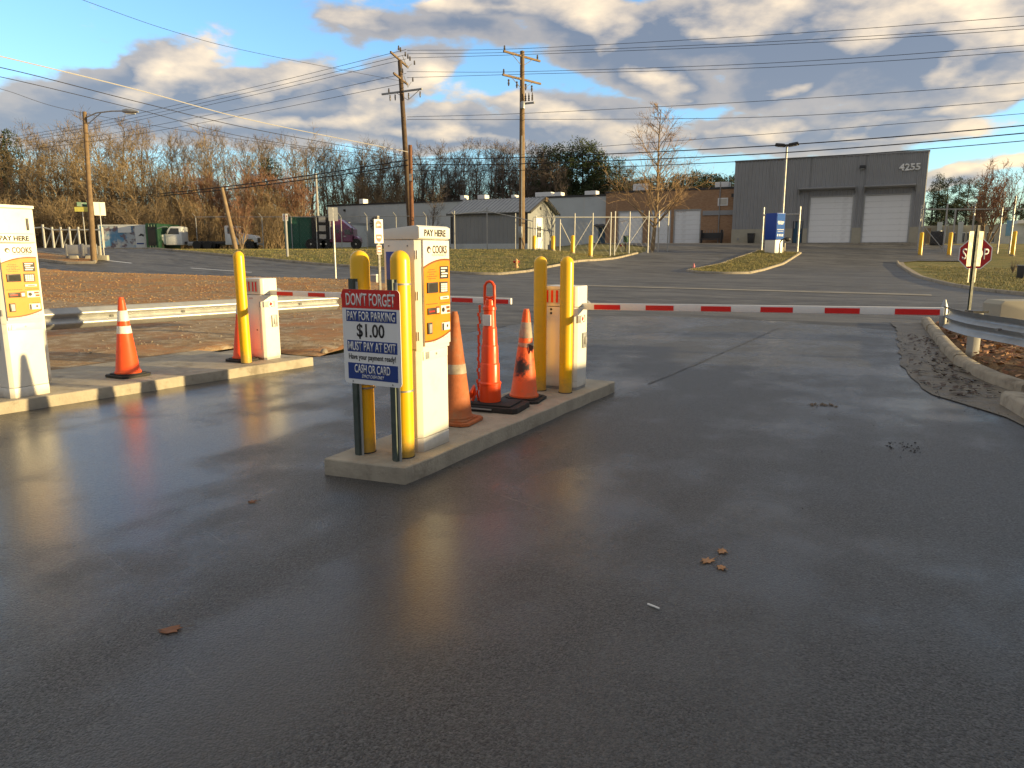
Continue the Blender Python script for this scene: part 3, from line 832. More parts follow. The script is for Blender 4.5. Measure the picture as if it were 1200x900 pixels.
def pay_station(label):
    t = thing('pay_station', label, 'pay station', group='cream pay stations at the exit lanes')
    # local: x across (panel faces +x), y along the lane; origin at the middle of the base
    dx, dy = .132, .180
    ch = .032
    body = [(-dx, -dy), (dx - ch, -dy), (dx, -dy + ch), (dx, dy), (-dx, dy)]
    MB().prism(body, .105, .74).build('pedestal', M_CREAM, t, bev=.004)
    MB().prism([(a * 1.012, b * 1.01) for a, b in body], 0, .10).build('plinth', M_CREAM, t, bev=.004)
    MB().bb(-dx - .012, dx - .02, -dy - .008, dy + .008, .745, 1.50).build('cabinet', M_CREAM, t, bev=.006)
    MB().prism([(dx - .0199, -dy - .008), (dx + .012, -dy + .03), (dx + .012, dy + .008), (dx - .0199, dy + .008)], .735, 1.498).build('cabinet_corner', M_CREAM, t, bev=.003)
    MB().prism([(-dx - .008, 1.503), (dx + .012, 1.503), (dx + .03, 1.512), (dx + .03, 1.585), (dx + .005, 1.597), (-dx - .008, 1.572)], -dy - .012, dy + .012, 'XZ').build('cap', M_CREAM, t, bev=.005)
    # seams, hinges, side louvres, screws and lock bar
    for z in (.84, 1.12, 1.40): MB().tube([(dx + .004, -dy - .004, z - .03), (dx + .004, -dy - .004, z + .03)], .008, 8).build('hinge', M_GALVD, t)
    for k in range(6): MB().box((-.02, -dy - .0085, .60 - .022 * k), (.12, .006, .010), rx=R(25)).build('louvre', M_CREAM, t)
    MB().bb(-dx - .0125, dx - .045, -dy - .0095, -dy - .0082, .845, .848).build('seam', M_GREYP, t)
    for (sx_, sz_) in ((-.10, 1.46), (.06, 1.46), (-.10, .80), (.06, .80)): MB().lathe([(.006, -dy - .011), (.006, -dy - .0078)], 8, c=(sx_, 0, sz_), axis='Y').build('screw', M_GALVD, t)
    MB().bb(-dx - .013, dx - .05, -dy - .010, -dy - .0085, 1.118, 1.122).build('seam', M_GREYP, t)
    lk = MB().bb(dx - .004, dx + .008, -.14, .170, .665, .728).build('lock_plate', M_CREAM, t, bev=.003)
    MB().bb(dx + .0085, dx + .013, -.115, -.075, .672, .722).build('handle', M_GALV, lk)
    MB().lathe([(.009, dx + .0085), (.009, dx + .012)], 12, c=(0, .02, .697), axis='X').build('keyhole', M_GALVD, lk)
    # printed door: a plate on the +x face
    pz0, pz1, y0, y1, X = .765, 1.498, -.146, .180, dx + .012
    d = MB().bb(X + .0005, X + .016, y0, y1, pz0, pz1).build('panel_door', M_CREAM, t, bev=.003)
    xp = X + .0165
    w = y1 - y0
    top = arc_pts(y1, pz1 - .135, y0, pz1 - .185, .02)
    bot = arc_pts(y0, pz0 + .035, y1, pz0 + .085, -.02)
    MB().prism(top + bot, xp, xp + .0008, 'YZ').build('amber_panel', M_AMBER, d)
    def ribbon(pts, th): return [(a, b + th / 2) for a, b in pts] + [(a, b - th / 2) for a, b in reversed(pts)]
    for rb_ in (top, bot): MB().prism(ribbon(rb_, .013), xp + .0003, xp + .0014, 'YZ').build('curved_border', M_BROWN, d)
    Yc = lambda q: y0 + w * q
    Zc = lambda q: pz1 - (pz1 - pz0) * q
    text('PAY HERE', (.265, .046), M_BLACKP, t, 'right', (dx + .0305, .0, 1.548), bold=.03)
    text('COOKS', (.18, .056), M_DKBR, d, 'right', (xp + .0005, Yc(.62), Zc(.085)), bold=.014)
    MB().lathe([(.024, xp - .001), (.024, xp + .001)], 18, c=(0, Yc(.21), Zc(.088)), axis='X').build('emblem', M_DKBR, d)
    MB().lathe([(.013, xp), (.013, xp + .0014)], 14, c=(0, Yc(.225), Zc(.096)), axis='X').build('emblem_center', M_WHITEF, d)
    text('FLEA MARKET', (.18, .016), M_GREYP, d, 'right', (xp + .0005, Yc(.60), Zc(.137)))
    def part(name, q0, q1, r0, r1, m, th=.006, bev=0, par=d): return MB().bb(xp + .0009, xp + .001 + th, Yc(q0), Yc(q1), Zc(r1), Zc(r0)).build(name, m, par, bev=bev)
    ib = part('notice_plate', .60, .93, .245, .365, M_BLACKP, .003)
    lines = MB()
    for i, (a, b) in enumerate(((.64, .88), (.64, .80), (.66, .90), (.64, .86))):
        lines.bb(xp + .0041, xp + .0046, Yc(a), Yc(b), Zc(.262 + .026 * i) - .006, Zc(.262 + .026 * i) + .004)
    lines.build('notice_text', M_WHITEF, ib)
    tl = MB()
    for i, (a, b) in enumerate(((.18, .42), (.14, .46), (.20, .40), (.12, .50), (.16, .44))):
        z = Zc(.275 + .021 * i); q = a
        while q < b:
            e = min(b, q + .03 + .05 * rnd.random()); tl.bb(xp + .0009, xp + .0013, Yc(q), Yc(e), z - .0028, z + .0028); q = e + .014
    for a, b, rr in ((.06, .50, .600), (.58, .96, .600), (.74, .94, .787)):
        q = a
        while q < b:
            e = min(b, q + .03 + .05 * rnd.random()); tl.bb(xp + .0009, xp + .0013, Yc(q), Yc(e), Zc(rr) - .003, Zc(rr) + .003); q = e + .014
    tl.build('small_print', M_BROWN, d)
    sc = part('screen_frame', .10, .49, .395, .495, M_DARK, .010, .002)
    MB().bb(xp + .0112, xp + .0118, Yc(.15), Yc(.46), Zc(.482), Zc(.408)).build('screen', M_SCREEN, sc)
    kp = part('keypad', .58, .89, .395, .500, M_DARK, .006)
    for r_ in range(4):
        for c_ in range(4):
            MB().bb(xp + .0069, xp + .0100, Yc(.615 + .062 * c_), Yc(.615 + .062 * c_ + .05), Zc(.410 + .021 * r_ + .017), Zc(.410 + .021 * r_)).build('key', M_WHITEF, kp)
    sl_ = part('ticket_slot', .58, .92, .535, .565, M_WHITEF, .008, .002)
    MB().bb(xp + .0092, xp + .0095, Yc(.66), Yc(.86), Zc(.556), Zc(.546)).build('slot', M_BLACKP, sl_)
    cr = part('card_reader', .10, .42, .637, .70, M_DKBR, .009, .002)
    MB().bb(xp + .0101, xp + .0112, Yc(.14), Yc(.34), Zc(.676), Zc(.664)).build('card_slot', M_RED, cr)
    part('card_diagram', .44, .56, .628, .705, M_BROWN, .002)
    part('card_diagram', .46, .55, .646, .690, M_WHITEF, .0028)
    cp_ = part('coin_plate', .62, .98, .625, .708, M_WHITEF, .003)
    MB().lathe([(.017, xp + .0041), (.017, xp + .008)], 14, c=(0, Yc(.70), Zc(.667)), axis='X').build('coin_slot', M_BLACKP, cp_)
    MB().bb(xp + .0041, xp + .005, Yc(.82), Yc(.96), Zc(.662), Zc(.636)).bb(xp + .0041, xp + .005, Yc(.85), Yc(.97), Zc(.70), Zc(.672)).build('coin_diagram', M_BROWN, cp_)
    rc = part('receipt_hatch', .08, .24, .775, .885, M_DARK, .012, .003)
    MB().bb(xp + .0131, xp + .0137, Yc(.12), Yc(.22), Zc(.875), Zc(.79)).build('hatch_flap', M_GALVD, rc)
    cu = part('coin_return', .64, .96, .795, .870, M_WHITEF, .004)
    MB().bb(xp + .0051, xp + .012, Yc(.655), Yc(.695), Zc(.87), Zc(.80)).build('return_lip', M_DARK, cu)
    MB().lathe([(.011, xp + .0051), (.011, xp + .006)], 12, c=(0, Yc(.86), Zc(.83)), axis='X').build('return_mark', M_DKBR, cu)
    fp = MB()
    for q in (.30, .36, .52, .70, .76, .86): fp.bb(xp + .0003, xp + .0008, Yc(q), Yc(q + .035), Zc(.975) + .02 * (q > .5), Zc(.965) + .02 * (q > .5))
    fp.build('foot_print', M_GREYP, d)
    return t


ps = pay_station('cream pay station with amber PAY HERE panel beside the price sign on the middle island')
ps.location = W3(-3.065, 4.315, ZI); ps.rotation_euler = (0, 0, RZ)
ps2 = clone(ps, W3(-7.72, 4.03, ZI), RZ, 'cream pay station with amber panel at the left edge of the picture')
MB().bb(-.125, .02, -.1895, -.1884, 1.19, 1.42).build('blue_sticker', M_BLUES, ps)
# tall cabinet that rises behind the left pay station
cb = thing('cabinet', 'tall cream cabinet rising behind the left pay station', 'cabinet', W3(-8.23, 4.25, ZI + .04))
MB().bb(-.17, .17, -.36, .26, 0, 1.815).build('housing', M_CREAM, cb, bev=.01)
MB().bb(-.18, .18, -.37, .27, 1.818, 1.85).build('lid', M_CREAM, cb, bev=.006)
MB().bb(.171, .182, .18, .20, 1.60, 1.72).build('handle', M_DARK, cb, bev=.003)


# ------------------------------------------------------------------ barrier gates
def barrier_gate(label, arm_len, reds, left):
    t = thing('barrier_gate', label, 'barrier gate', group='white barrier gates with red striped arms')
    dx, dy, c = .185, .135, .03
    body = [(-dx, -dy), (dx - c, -dy), (dx, -dy + c), (dx, dy), (-dx, dy)]
    MB().prism(body, .03, .86).build('housing', M_CREAM, t, bev=.004)
    MB().prism([(a * .97, b * .97) for a, b in body], 0, .0299).build('base', M_GALVD, t)
    MB().prism(body, .865, 1.075).build('hood', M_CREAM, t, bev=.012, seg=3)
    MB().bb(-dx + .03, dx - .06, -dy - .006, -dy - .001, .14, .76).build('service_door', M_CREAM, t, bev=.002)
    st = MB()
    for x in (-.155, -.085, -.015, .055, .125): st.bb(x - .016, x + .014, -dy - .002, -dy - .0006, .90, 1.03)
    for i, x in enumerate((-.150, -.095, -.04, .03, .085)): MB().bb(x - .013, x + .013, -dy - .0025, -dy - .0006, .905, 1.03).build('red_reflector', M_REDR, t)
    MB().bb(-.165, .115, -dy - .0015, -dy - .0005, .895, 1.045).build('reflector_plate', M_GREYP, t)
    MB().lathe([(.012, -dy - .004), (.012, -dy + .002)], 12, c=(-.105, 0, .835), axis='Y').lathe([(.012, -dy - .004), (.012, -dy + .002)], 12, c=(-.105, 0, .795), axis='Y').build('lock', M_BLACK, t)
    MB().lathe([(.010, -dy - .009), (.010, -dy - .003)], 12, c=(.07, 0, .40), axis='Y').build('door_lock', M_BLACK, t)
    if left: text('GATE', (.07, .014), M_REDP, t, 'front', (-.02, -dy - .0008, .815))
    # grey bracket wrapping the corner, emblem, lever lock on the +x face
    MB().bb(dx - .06, dx - c, -dy - .004, -dy - .0005, .70, .775).bb(dx + .0005, dx + .004, -dy + .02, .08, .70, .775).build('bracket', M_GALV, t)
    MB().lathe([(.045, dx + .0045), (.045, dx + .0055)], 20, c=(0, .005, .73), axis='X').build('emblem', M_WHITEF, t)
    MB().prism([(-.02, .74), (.0, .765), (.03, .745), (.02, .72), (-.015, .715)], dx + .0056, dx + .0066, 'YZ').build('emblem_mark', M_RED, t)
    MB().prism([(.0, .70), (.035, .70), (.03, .71), (.01, .712)], dx + .0056, dx + .0068, 'YZ').build('emblem_mark', M_BLACKP, t)
    pl = MB().bb(dx + .0005, dx + .02, .005, .10, .43, .59).build('lock_box', M_GALV, t, bev=.012, seg=3)
    MB().bb(dx + .0201, dx + .032, .03, .075, .47, .55).build('lock_dial', M_GALVD, pl, bev=.006)
    # arm on the far side of the housing
    ay, az = .02, .885 if left else .865
    a = MB().bb(dx - .02, dx + arm_len, ay - .018, ay + .018, az - .034, az + .034).build('arm', M_WHITE, t, bev=.006)
    MB().lathe([(.055, 0), (.055, .05)], 20, c=(dx - .03, .136, az), axis='Y').build('hub', M_GALVD, t)
    for (x0, x1) in reds: MB().bb(dx + x0, dx + x1, ay - .0205, ay - .0182, az - .029, az + .019).build('red_stripe', M_REDR, a)
    if not left:
        e_ = R(-1.2); a.rotation_euler = (0, e_, 0); p_ = Vector((dx, 0, az)); a.location = p_ - Matrix.Rotation(e_, 3, 'Y') @ p_
    return t


g1 = barrier_gate('barrier gate behind two yellow bollards, its striped arm reaching the right guardrail', 3.22, [(.13 + .545 * i, .41 + .545 * i) for i in range(5)] + [(2.86, 3.19)], False)
g1.location = W3(-3.07, 6.97, ZI); g1.rotation_euler = (0, 0, RZ)
g2 = barrier_gate('barrier gate on the left island beside the single yellow bollard, arm lowered', 3.62, [(.13 + .545 * i, .41 + .545 * i) for i in range(6)] + [(3.34, 3.59)], True)
g2.location = W3(-7.56, 7.03, ZI); g2.rotation_euler = (0, 0, RZ)


# ------------------------------------------------------------------ cones
def cone_profile(h, r0, r1, zb): return [(r0 + .012, zb), (r0 + .012, zb + .015), (r0, zb + .03), (r1 + .006, h - .035), (r1 + .005, h - .03), (r1, h - .02), (r1 - .004, h), (r1 - .012, h)]


def traffic_cone(label, lx, ly, body, base, collars, h=.91, r0=.13, rz=0., sq=.19, loc=None, z=ZI, lean=(0, 0), label_base=None):
    t = thing('traffic_cone', label, 'traffic cone', W3(lx, ly, z), rz=RZ + rz, group='orange traffic cones on the islands')
    t.rotation_euler = (lean[0], lean[1], RZ + rz)
    c = .05
    oc = [(-sq, -sq + c), (-sq + c, -sq), (sq - c, -sq), (sq, -sq + c), (sq, sq - c), (sq - c, sq), (-sq + c, sq), (-sq, sq - c)]
    b = MB().prism(oc, .006, .03); n = 8
    b.prism([(x * .8, y * .8) for x, y in oc], .0302, .042)
    for sx in (-1, 1):
        for sy in (-1, 1): b.bb(sx * sq * .7 - .03, sx * sq * .7 + .03, sy * sq * .7 - .03, sy * sq * .7 + .03, 0, .0059)
    b.build('base', base, t, bev=.004)
    MB().lathe(cone_profile(h, r0, .028, .0425), 32).build('cone_body', body, t)
    for (z0, z1, m) in collars:
        f = lambda zz: r0 + (.034 - r0) * (zz - .0725) / (h - .1075) + .0025
        MB().lathe([(f(z0) - .002, z0), (f(z0), z0 + .002), (f(z1), z1 - .002), (f(z1) - .002, z1)], 32).build('collar', m, t)
    return t


traffic_cone('clean orange cone with two white collars near the left pay station', -7.83, 5.24, M_ORG, M_RUB, [(.64, .76, M_COLLAR), (.50, .585, M_COLLAR)])
traffic_cone('faded dusty brown orange cone right behind the middle pay station', -3.24, 5.08, M_ORGF, M_ORGF, [(.42, .50, M_COLLARD)], h=.935, r0=.135, rz=.1)
bc = traffic_cone('burnt orange cone with torn white collars and black scorch mark', -3.15, 6.17, M_BURNT, M_RUB, [(.61, .76, M_COLLARD), (.525, .565, M_COLLARD)], h=.885, rz=.15, lean=(0, R(1.5)))
MB().prism([(.05, .56), (.10, .54), (.09, .47), (.075, .50), (.06, .46), (.055, .52)], -.06, -.055, 'XZ').build('torn_flap', M_DARK, bc)
traffic_cone('orange cone mostly hidden behind the lone yellow bollard', -7.62, 6.72, M_ORG, M_RUB, [(.62, .76, M_COLLAR)], sq=.17, r0=.11, h=.72)


def channelizer():
    t = thing('channelizer', 'tall stepped orange channelizer with loop handle on black rubber base between two cones', 'channelizer', W3(-3.26, 5.70, ZI), rz=RZ + .12)
    MB().prism([(-.23, -.20), (.30, -.20), (.33, -.16), (.33, .16), (.30, .20), (-.23, .20), (-.26, .16), (-.26, -.16)], 0, .05).prism([(-.2, -.16), (.26, -.16), (.26, .16), (-.2, .16)], .0502, .066).build('base', M_RUB, t, bev=.006)
    st = [(.108, .067), (.110, .10), (.107, .225), (.113, .228), (.113, .24), (.098, .252), (.0975, .255), (.096, .41), (.093, .418), (.087, .424), (.086, .43), (.083, .575), (.081, .582), (.076, .588), (.075, .594), (.070, .735), (.068, .742), (.064, .748), (.063, .755), (.058, .90), (.066, .905), (.064, .93), (.05, .945), (.04, .95)]
    MB().lathe([(a_ * .92, b_) for a_, b_ in st], 28).build('stepped_body', M_ORGB, t, angle=24)
    MB().bb(-.042, .038, -.0685, -.05, .765, .865).build('white_patch', M_COLLAR, t, bev=.004)
    hd = MB()
    hd.tube([(-.045, 0, .94), (-.048, 0, 1.03), (-.045, 0, 1.12), (-.025, 0, 1.15), (0, 0, 1.158), (.025, 0, 1.15), (.045, 0, 1.12), (.048, 0, 1.03), (.045, 0, .94)], .013, 10)
    hd.tube([(-.046, 0, 1.02), (0, .004, 1.01), (.046, 0, 1.02)], .012, 8).lathe([(.045, .93), (.04, .99), (.03, 1.0)], 14)
    hd.build('loop_handle', M_ORGB, t)
    ch = MB(); pts = []
    for i in range(26):
        z = .93 - i * .034; pts.append((-.085 - .028 * (1 - z) + .006 * math.sin(i * 2.1), -.03 + .008 * math.cos(i * 1.7), z))
    for i, p in enumerate(pts):
        a = .5 * math.pi * (i % 2)
        ch.box(p, (.018, .012, .034), rz=a)
    ch.build('orange_chain', M_ORGB, t)
    MB().tube([(-.15, -.10, .11), (-.135, -.12, .16), (-.12, -.10, .21), (-.12, -.08, .14), (-.14, -.09, .075)], .018, 8).build('chain_hook', M_ORGB, t)
    MB().bb(-.22, .10, -.215, -.203, .025, .037).build('base_strip', M_GALV, t)


channelizer()

# ------------------------------------------------------------------ guardrails
WPROF = [(0.0, 0.0), (.012, .02), (.062, .06), (.075, .085), (.062, .11), (.018, .145), (.012, .155), (.018, .165), (.062, .20), (.075, .225), (.062, .25), (.012, .29), (0, .31)]


def guardrail(name, label, path, z0, posts, flip=1, nose=False, shoe=None, postmat=M_GPOST):
    t = thing(name, label, 'guardrail', (path[0][0], path[0][1], 0), rz=0)
    o = Vector((path[0][0], path[0][1], 0))
    P = [Vector((x, y, z0)) - o for x, y in path]
    front = [(flip * -a, b) for a, b in WPROF]
    back = [(flip * (-a + .004), b) for a, b in reversed(WPROF)]
    MB().sweep(P, front + back).build('beam', M_GALV, t, angle=60)
    for (x, y, dxy, zg, ztop) in posts:
        q = Vector((x, y, 0)) - o
        ang = math.atan2(dxy[1], dxy[0])
        MB().box((q.x, q.y, (zg - .15 + ztop) / 2), (.10, .15, ztop - zg + .15), rz=ang).build('post', postmat, t, bev=.003)
        b = Vector((dxy[0], dxy[1], 0))
        s_ = Vector((-dxy[1], dxy[0], 0)) * (1)
        MB().box((q.x, q.y, ztop + .018), (.22, .18, .03), rz=ang).build('post_cap', M_DARK, t)
    for p in P[1:-1:1]:
        pass
    return t, o, P


# left one runs along the lane behind the cones
a, b = Vector(W(-11.15, 4.2)), Vector(W(-9.66, 10.9))
n = 10
pl = [tuple(a + (b - a) * i / n) for i in range(n + 1)]
dv = (b - a).normalized()
posts = []
for s_ in (.05, .775):
    q = a + (b - a) * s_ + Vector((dv.y, -dv.x)) * -.20
    posts.append((q.x, q.y, (dv.x, dv.y), 0, .62))
gl, go_, gP = guardrail('guardrail', 'long galvanised W beam guardrail behind the left island', pl, .44, posts, flip=-1, postmat=M_WOODD)
for s_ in (.40, .56, .76, .88):
    q = a + (b - a) * s_ + Vector((dv.y, -dv.x)) * .022
    MB().box((q.x - go_.x, q.y - go_.y, .595), (.05, .02, .03), rz=math.atan2(dv.y, dv.x)).build('bolt', M_DARK, gl)
q = a + (b - a) * .20 + Vector((dv.y, -dv.x)) * .075
MB().box((q.x - go_.x, q.y - go_.y, .67), (.42, .02, .16), rz=math.atan2(dv.y, dv.x)).box((q.x - go_.x, q.y - go_.y, .52), (.34, .022, .11), rz=math.atan2(dv.y, dv.x)).build('end_shoe', M_GALVD, gl, bev=.01)
# right one bends round the bed
rp = [(.60, 12.55), (.62, 12.35), (.69, 11.9), (.82, 11.4), (1.02, 10.95), (1.26, 10.5), (1.5, 9.8), (1.68, 9.0), (1.80, 8.0), (1.9, 6.5), (2.0, 4.0), (2.05, 3.2)]
rpw = [W(*p) for p in rp]
posts = []
for (lx, ly) in ((.98, 12.15), (1.55, 10.95), (2.05, 8.2)):
    w_ = W(lx, ly); posts.append((w_[0], w_[1], (math.cos(-LANE + .5), math.sin(-LANE + .5)), 0, .70))
gr, go2, gP2 = guardrail('guardrail', 'grey W beam guardrail bending round the leaf bed at the right edge', rpw, .45, posts, flip=1)
w_ = W(.60, 12.60); w0 = Vector((w_[0] - go2.x, w_[1] - go2.y, 0))
MB().lathe([(.035, .45), (.05, .50), (.05, .74), (.03, .80), (.015, .85)], 16, c=(w0.x, w0.y, 0)).build('end_nose', M_GALV, gr)
for lx, ly in ((1.14, 10.72), (1.60, 9.4), (1.36, 10.25)):
    w_ = W(lx - .03, ly - .03); MB().box((w_[0] - go2.x, w_[1] - go2.y, .605), (.05, .05, .03)).build('bolt', M_GALVD, gr)
# pale concrete block behind the right guardrail
q = at(1172, 352, 12.2)
cbk = thing('concrete_barrier', 'sunlit cream concrete barrier block behind the right guardrail', 'barrier', (q.x, q.y, 0), rz=RZ + R(28))
MB().prism([(-.06, 0), (2.4, 0), (2.4, q.z), (.0, q.z), (-.06, q.z - .06)], -.12, .35, 'XZ').build('block', M_BEIGE, cbk, bev=.02)

# ------------------------------------------------------------------ signs on posts
def octagon(r): return [(r * math.cos(R(22.5 + 45 * k)) / math.cos(R(22.5)), r * math.sin(R(22.5 + 45 * k)) / math.cos(R(22.5))) for k in range(8)]


def stop_sign():
    Y = 19.6
    c = at(1143, 297.5, Y); base = (c.x, c.y)
    t = thing('stop_sign', 'red octagonal stop sign seen behind a pale narrow sign back', 'stop sign', (c.x, c.y, 0), rz=R(-12))
    cz = c.z
    MB().prism([(x, z + cz) for x, z in octagon(.40)], -.002, .002, 'XZ').build('border', M_WHITEF, t)
    MB().prism([(x, z + cz) for x, z in octagon(.375)], -.0035, -.0021, 'XZ').build('sign_face', M_REDP, t)
    text('STOP', (.64, .29), M_WHITEF, t, 'front', (0, -.004, cz), bold=.01)
    MB().box((0, .03, (cz + .35) / 2), (.06, .04, cz + .35)).build('post', M_GREENP, t)


stop_sign()


def lane_sign(label, u, vb, vt, vs, back, rz, Y):
    """narrow panel with two red stop symbols and a small red plate below, on a dark post"""
    b = at(u, vb, Y); zt = at(u, vt, Y).z
    gz = H(b.x, b.y)
    t = thing('lane_sign', label, 'road sign', (b.x, b.y, gz), rz=rz)
    h = zt - gz
    z0, z1 = at(u, vs[0], Y).z - gz, at(u, vs[1], Y).z - gz
    z2, z3 = at(u, vs[2], Y).z - gz, at(u, vs[3], Y).z - gz
    hw = .255 if back else .17
    MB().box((0, 0, h / 2), (.085, .04, h)).build('post', mat('very_dark_post', (.008, .018, .013), .6) if back else M_BLACK, t)
    fy = -.024 if not back else .024            # panel in front of the post, or behind it when seen from the back
    e = -1 if not back else 1
    hh = z0 - z1
    MB().bb(-hw, hw, fy - .002, fy + .002, z1, z0).build('panel', M_ALU if back else M_WHITEF, t, bev=.0)
    MB().bb(-hw * .55, hw * .55, fy - .002, fy + .002, z3, z2).build('lower_plate', M_ALU if back else M_WHITEF, t)
    # symbols on the traffic face
    p0, p1 = sorted((fy + e * .0021, fy + e * .0035)); p2, p3 = sorted((fy + e * .0036, fy + e * .0045))
    for cz, up in ((z0 - hh * .24, 1), (z1 + hh * .24, -1)):
        pts = [(hw * .7 * math.cos(R(a_)), cz + up * (.0 + hh * .19 * math.sin(R(a_)))) for a_ in range(0, 181, 20)] + [(-hw * .7, cz - up * hh * .13), (hw * .7, cz - up * hh * .13)]
        MB().prism(pts, p0, p1, 'XZ').build('red_symbol', M_RED, t)
        MB().bb(-hw * .42, hw * .42, p2, p3, cz - .02, cz + .03).build('symbol_bar', M_WHITEF, t)
    MB().bb(-hw * .5, hw * .5, p0, p1, z3 + .015, z2 - .015).build('red_plate', M_RED, t)
    MB().bb(-hw * .3, hw * .3, p2, p3, (z2 + z3) / 2 + .02, (z2 + z3) / 2 + .06).bb(-hw * .35, hw * .35, p2, p3, (z2 + z3) / 2 - .07, (z2 + z3) / 2 - .03).build('plate_text', M_WHITEF, t)
    return t


lane_sign('narrow sign seen from its bare metal back in front of the stop sign', 1135, 368, 264, (271, 312, 314.5, 331), True, R(22), 18.6)
lane_sign('narrow white sign with two red symbols and small red plate between the yellow bollards', 445.5, 340, 253, (257, 285, 287, 298), False, R(46), 24.0)
# small white bollard lights / equipment at the foot of that sign
q = G(440.5, 338)
eq = thing('meter_cabinet', 'small grey equipment cabinet at the foot of the narrow red and white sign', 'cabinet', (q.x, q.y, q.z))
MB().bb(-.13, .13, -.12, .12, 0, .52).build('housing', M_GALVD, eq, bev=.01)
MB().bb(-.15, .15, -.14, .14, .523, .58).build('lid', M_CREAM, eq, bev=.01)
MB().bb(-.03, .08, -.125, -.121, .03, .26).build('lower_door', M_CREAM, eq)


def small_sign(label, u, vb, vt, vp, wpx, pm, rz=0., pr=.03, two=False):
    b = G(u, vb); zt = at(u, vt, b.y).z - b.z; zp = at(u, vp, b.y).z - b.z
    w = wpx / FPX * b.y / 2
    t = thing('road_sign', label, 'road sign', b, rz=rz)
    MB().tube([(0, 0, -.2), (0, 0, zt)], pr * 1.3, 8).build('post', M_GPOST, t)
    MB().bb(-w, w, -.05, -.045, zp, zt).build('panel', pm, t)
    return t


tq = small_sign('small white sign with dark print on a short thick post on the far verge', 337, 300, 250.5, 259, 6, M_WHITEF, pr=.07)
bq = G(337, 300)
MB().bb(-.12, .12, -.053, -.0505, at(337, 254, bq.y).z - bq.z - .05, at(337, 252.5, bq.y).z - bq.z).bb(-.14, .14, -.053, -.0505, at(337, 257, bq.y).z - bq.z, at(337, 256, bq.y).z - bq.z).build('print', M_REDP, tq)
small_sign('tall road sign showing its bare grey back across the street', 393.5, 327, 243, 259, 10.5, M_GALV, rz=R(20), pr=.04)


# street name sign and glaring sign on the far-left island
def street_name_sign():
    b = G(102.5, 304); b.z = H(b.x, b.y)
    t = thing('street_name_sign', 'street name sign with green and yellow blades beside the street light', 'street sign', b, rz=0)
    P = lambda u, v: at(u, v, b.y) - b
    MB().tube([(0, 0, -.1), (0, 0, P(102, 238).z)], .035, 8).build('post', M_GPOST, t)
    z0, z1 = P(100, 237).z, P(100, 242).z
    MB().box((0, 0, (z0 + z1) / 2), (.70, .03, z0 - z1), rz=R(60)).build('green_blade', M_GREEN, t)
    z0, z1 = P(100, 242.5).z, P(100, 248).z
    x0, x1 = P(88, 245).x, P(118, 245).x
    MB().box(((x0 + x1) / 2, -.03, (z0 + z1) / 2), (x1 - x0, .025, z0 - z1), rz=R(2)).build('yellow_blade', mat('yellow_blade_paint', (.75, .70, .15), .35), t)


street_name_sign()
b = G(122.5, 304); t = thing('road_sign', 'bright glaring white sign on a thin post right of the street light', 'road sign', b, rz=R(38))
zt, zp = at(122, 237, b.y).z - b.z, at(122, 252.5, b.y).z - b.z
MB().tube([(0, 0, -.1), (0, 0, zt)], .035, 8).build('post', M_GPOST, t)
MB().bb(-.36, .36, -.05, -.045, zp, zt).build('panel', mat('sheeting_white', (.82, .80, .74), .22, var=.02), t)
MB().bb(-.03, .03, -.054, -.0505, zp + .05, zt - .05).build('mounting_bar', M_GPOST, t)


# jersey barriers near the street light
def road_barrier(label, u, vb, w, rz):
    b = G(u, vb)
    t = thing('road_barrier', label, 'barrier', b, rz=rz, group='grey barriers under the street light')
    MB().bb(-w / 2, w / 2, -.05, .05, .42, 1.05).build('panel', M_GPOST, t, bev=.02)
    for x in (-w / 2 + .08, w / 2 - .08):
        MB().bb(x - .06, x + .06, -.07, .07, 0, 1.12).build('leg', M_GALVD, t, bev=.01)
    MB().prism([(-w / 2 + .2, 0), (w / 2 - .2, 0), (w / 2 - .35, .3), (-w / 2 + .35, .3)], -.25, .1, 'XZ').build('ballast', M_BEIGE, t, bev=.02)


road_barrier('grey barrier panel left of the street light pole', 88, 304.5, 1.25, 0)
road_barrier('grey barrier panel directly behind the street light pole', 106, 304.5, 1.05, R(6))
b = G(118, 305)
wp = thing('marker_post', 'short cream marker post right of the street light pole', 'post', b, rz=0)
MB().bb(-.09, .09, -.09, .09, 0, 1.0).build('post_body', M_BEIGE, wp, bev=.02)
MB().bb(-.25, .55, -.15, .15, 0, .35).build('base', M_BEIGE, wp, bev=.03)


# ------------------------------------------------------------------ poles and wires
def lamp_pole():
    b = G(110, 307)
    t = thing('street_light', 'leaning wooden street light pole with long arm on the left island', 'street light', b, rz=0)
    tp = at(99, 131, b.y + .3) - b
    MB().tube([(0, 0, -.3), tp * .5, tp], [.20, .165, .125], 12).build('pole', M_WOOD, t)
    a0, a1 = at(100, 138, b.y + .3) - b, at(144, 130, b.y - .4) - b
    MB().tube([a0, a0.lerp(a1, .3) + Vector((0, 0, .18)), a0.lerp(a1, .7) + Vector((0, 0, .12)), a1], .045, 8).build('arm', M_GPOST, t)
    MB().tube([a0 + Vector((0, 0, -.5)), a0.lerp(a1, .42) + Vector((0, 0, .12))], .03, 6).build('brace', M_GPOST, t)
    e = at(162, 131, b.y - .7) - b
    hd = MB().tube([a1, a1.lerp(e, .25), a1.lerp(e, .6), e], [.10, .17, .16, .05], 10).build('lamp_head', M_GALV, t)
    m = a1.lerp(e, .5)
    MB().box((m.x, m.y, m.z - .155), ((e - a1).length * .5, .16, .05)).build('lens', M_LAMPG, hd)


lamp_pole()
POLE_LY = 54.2


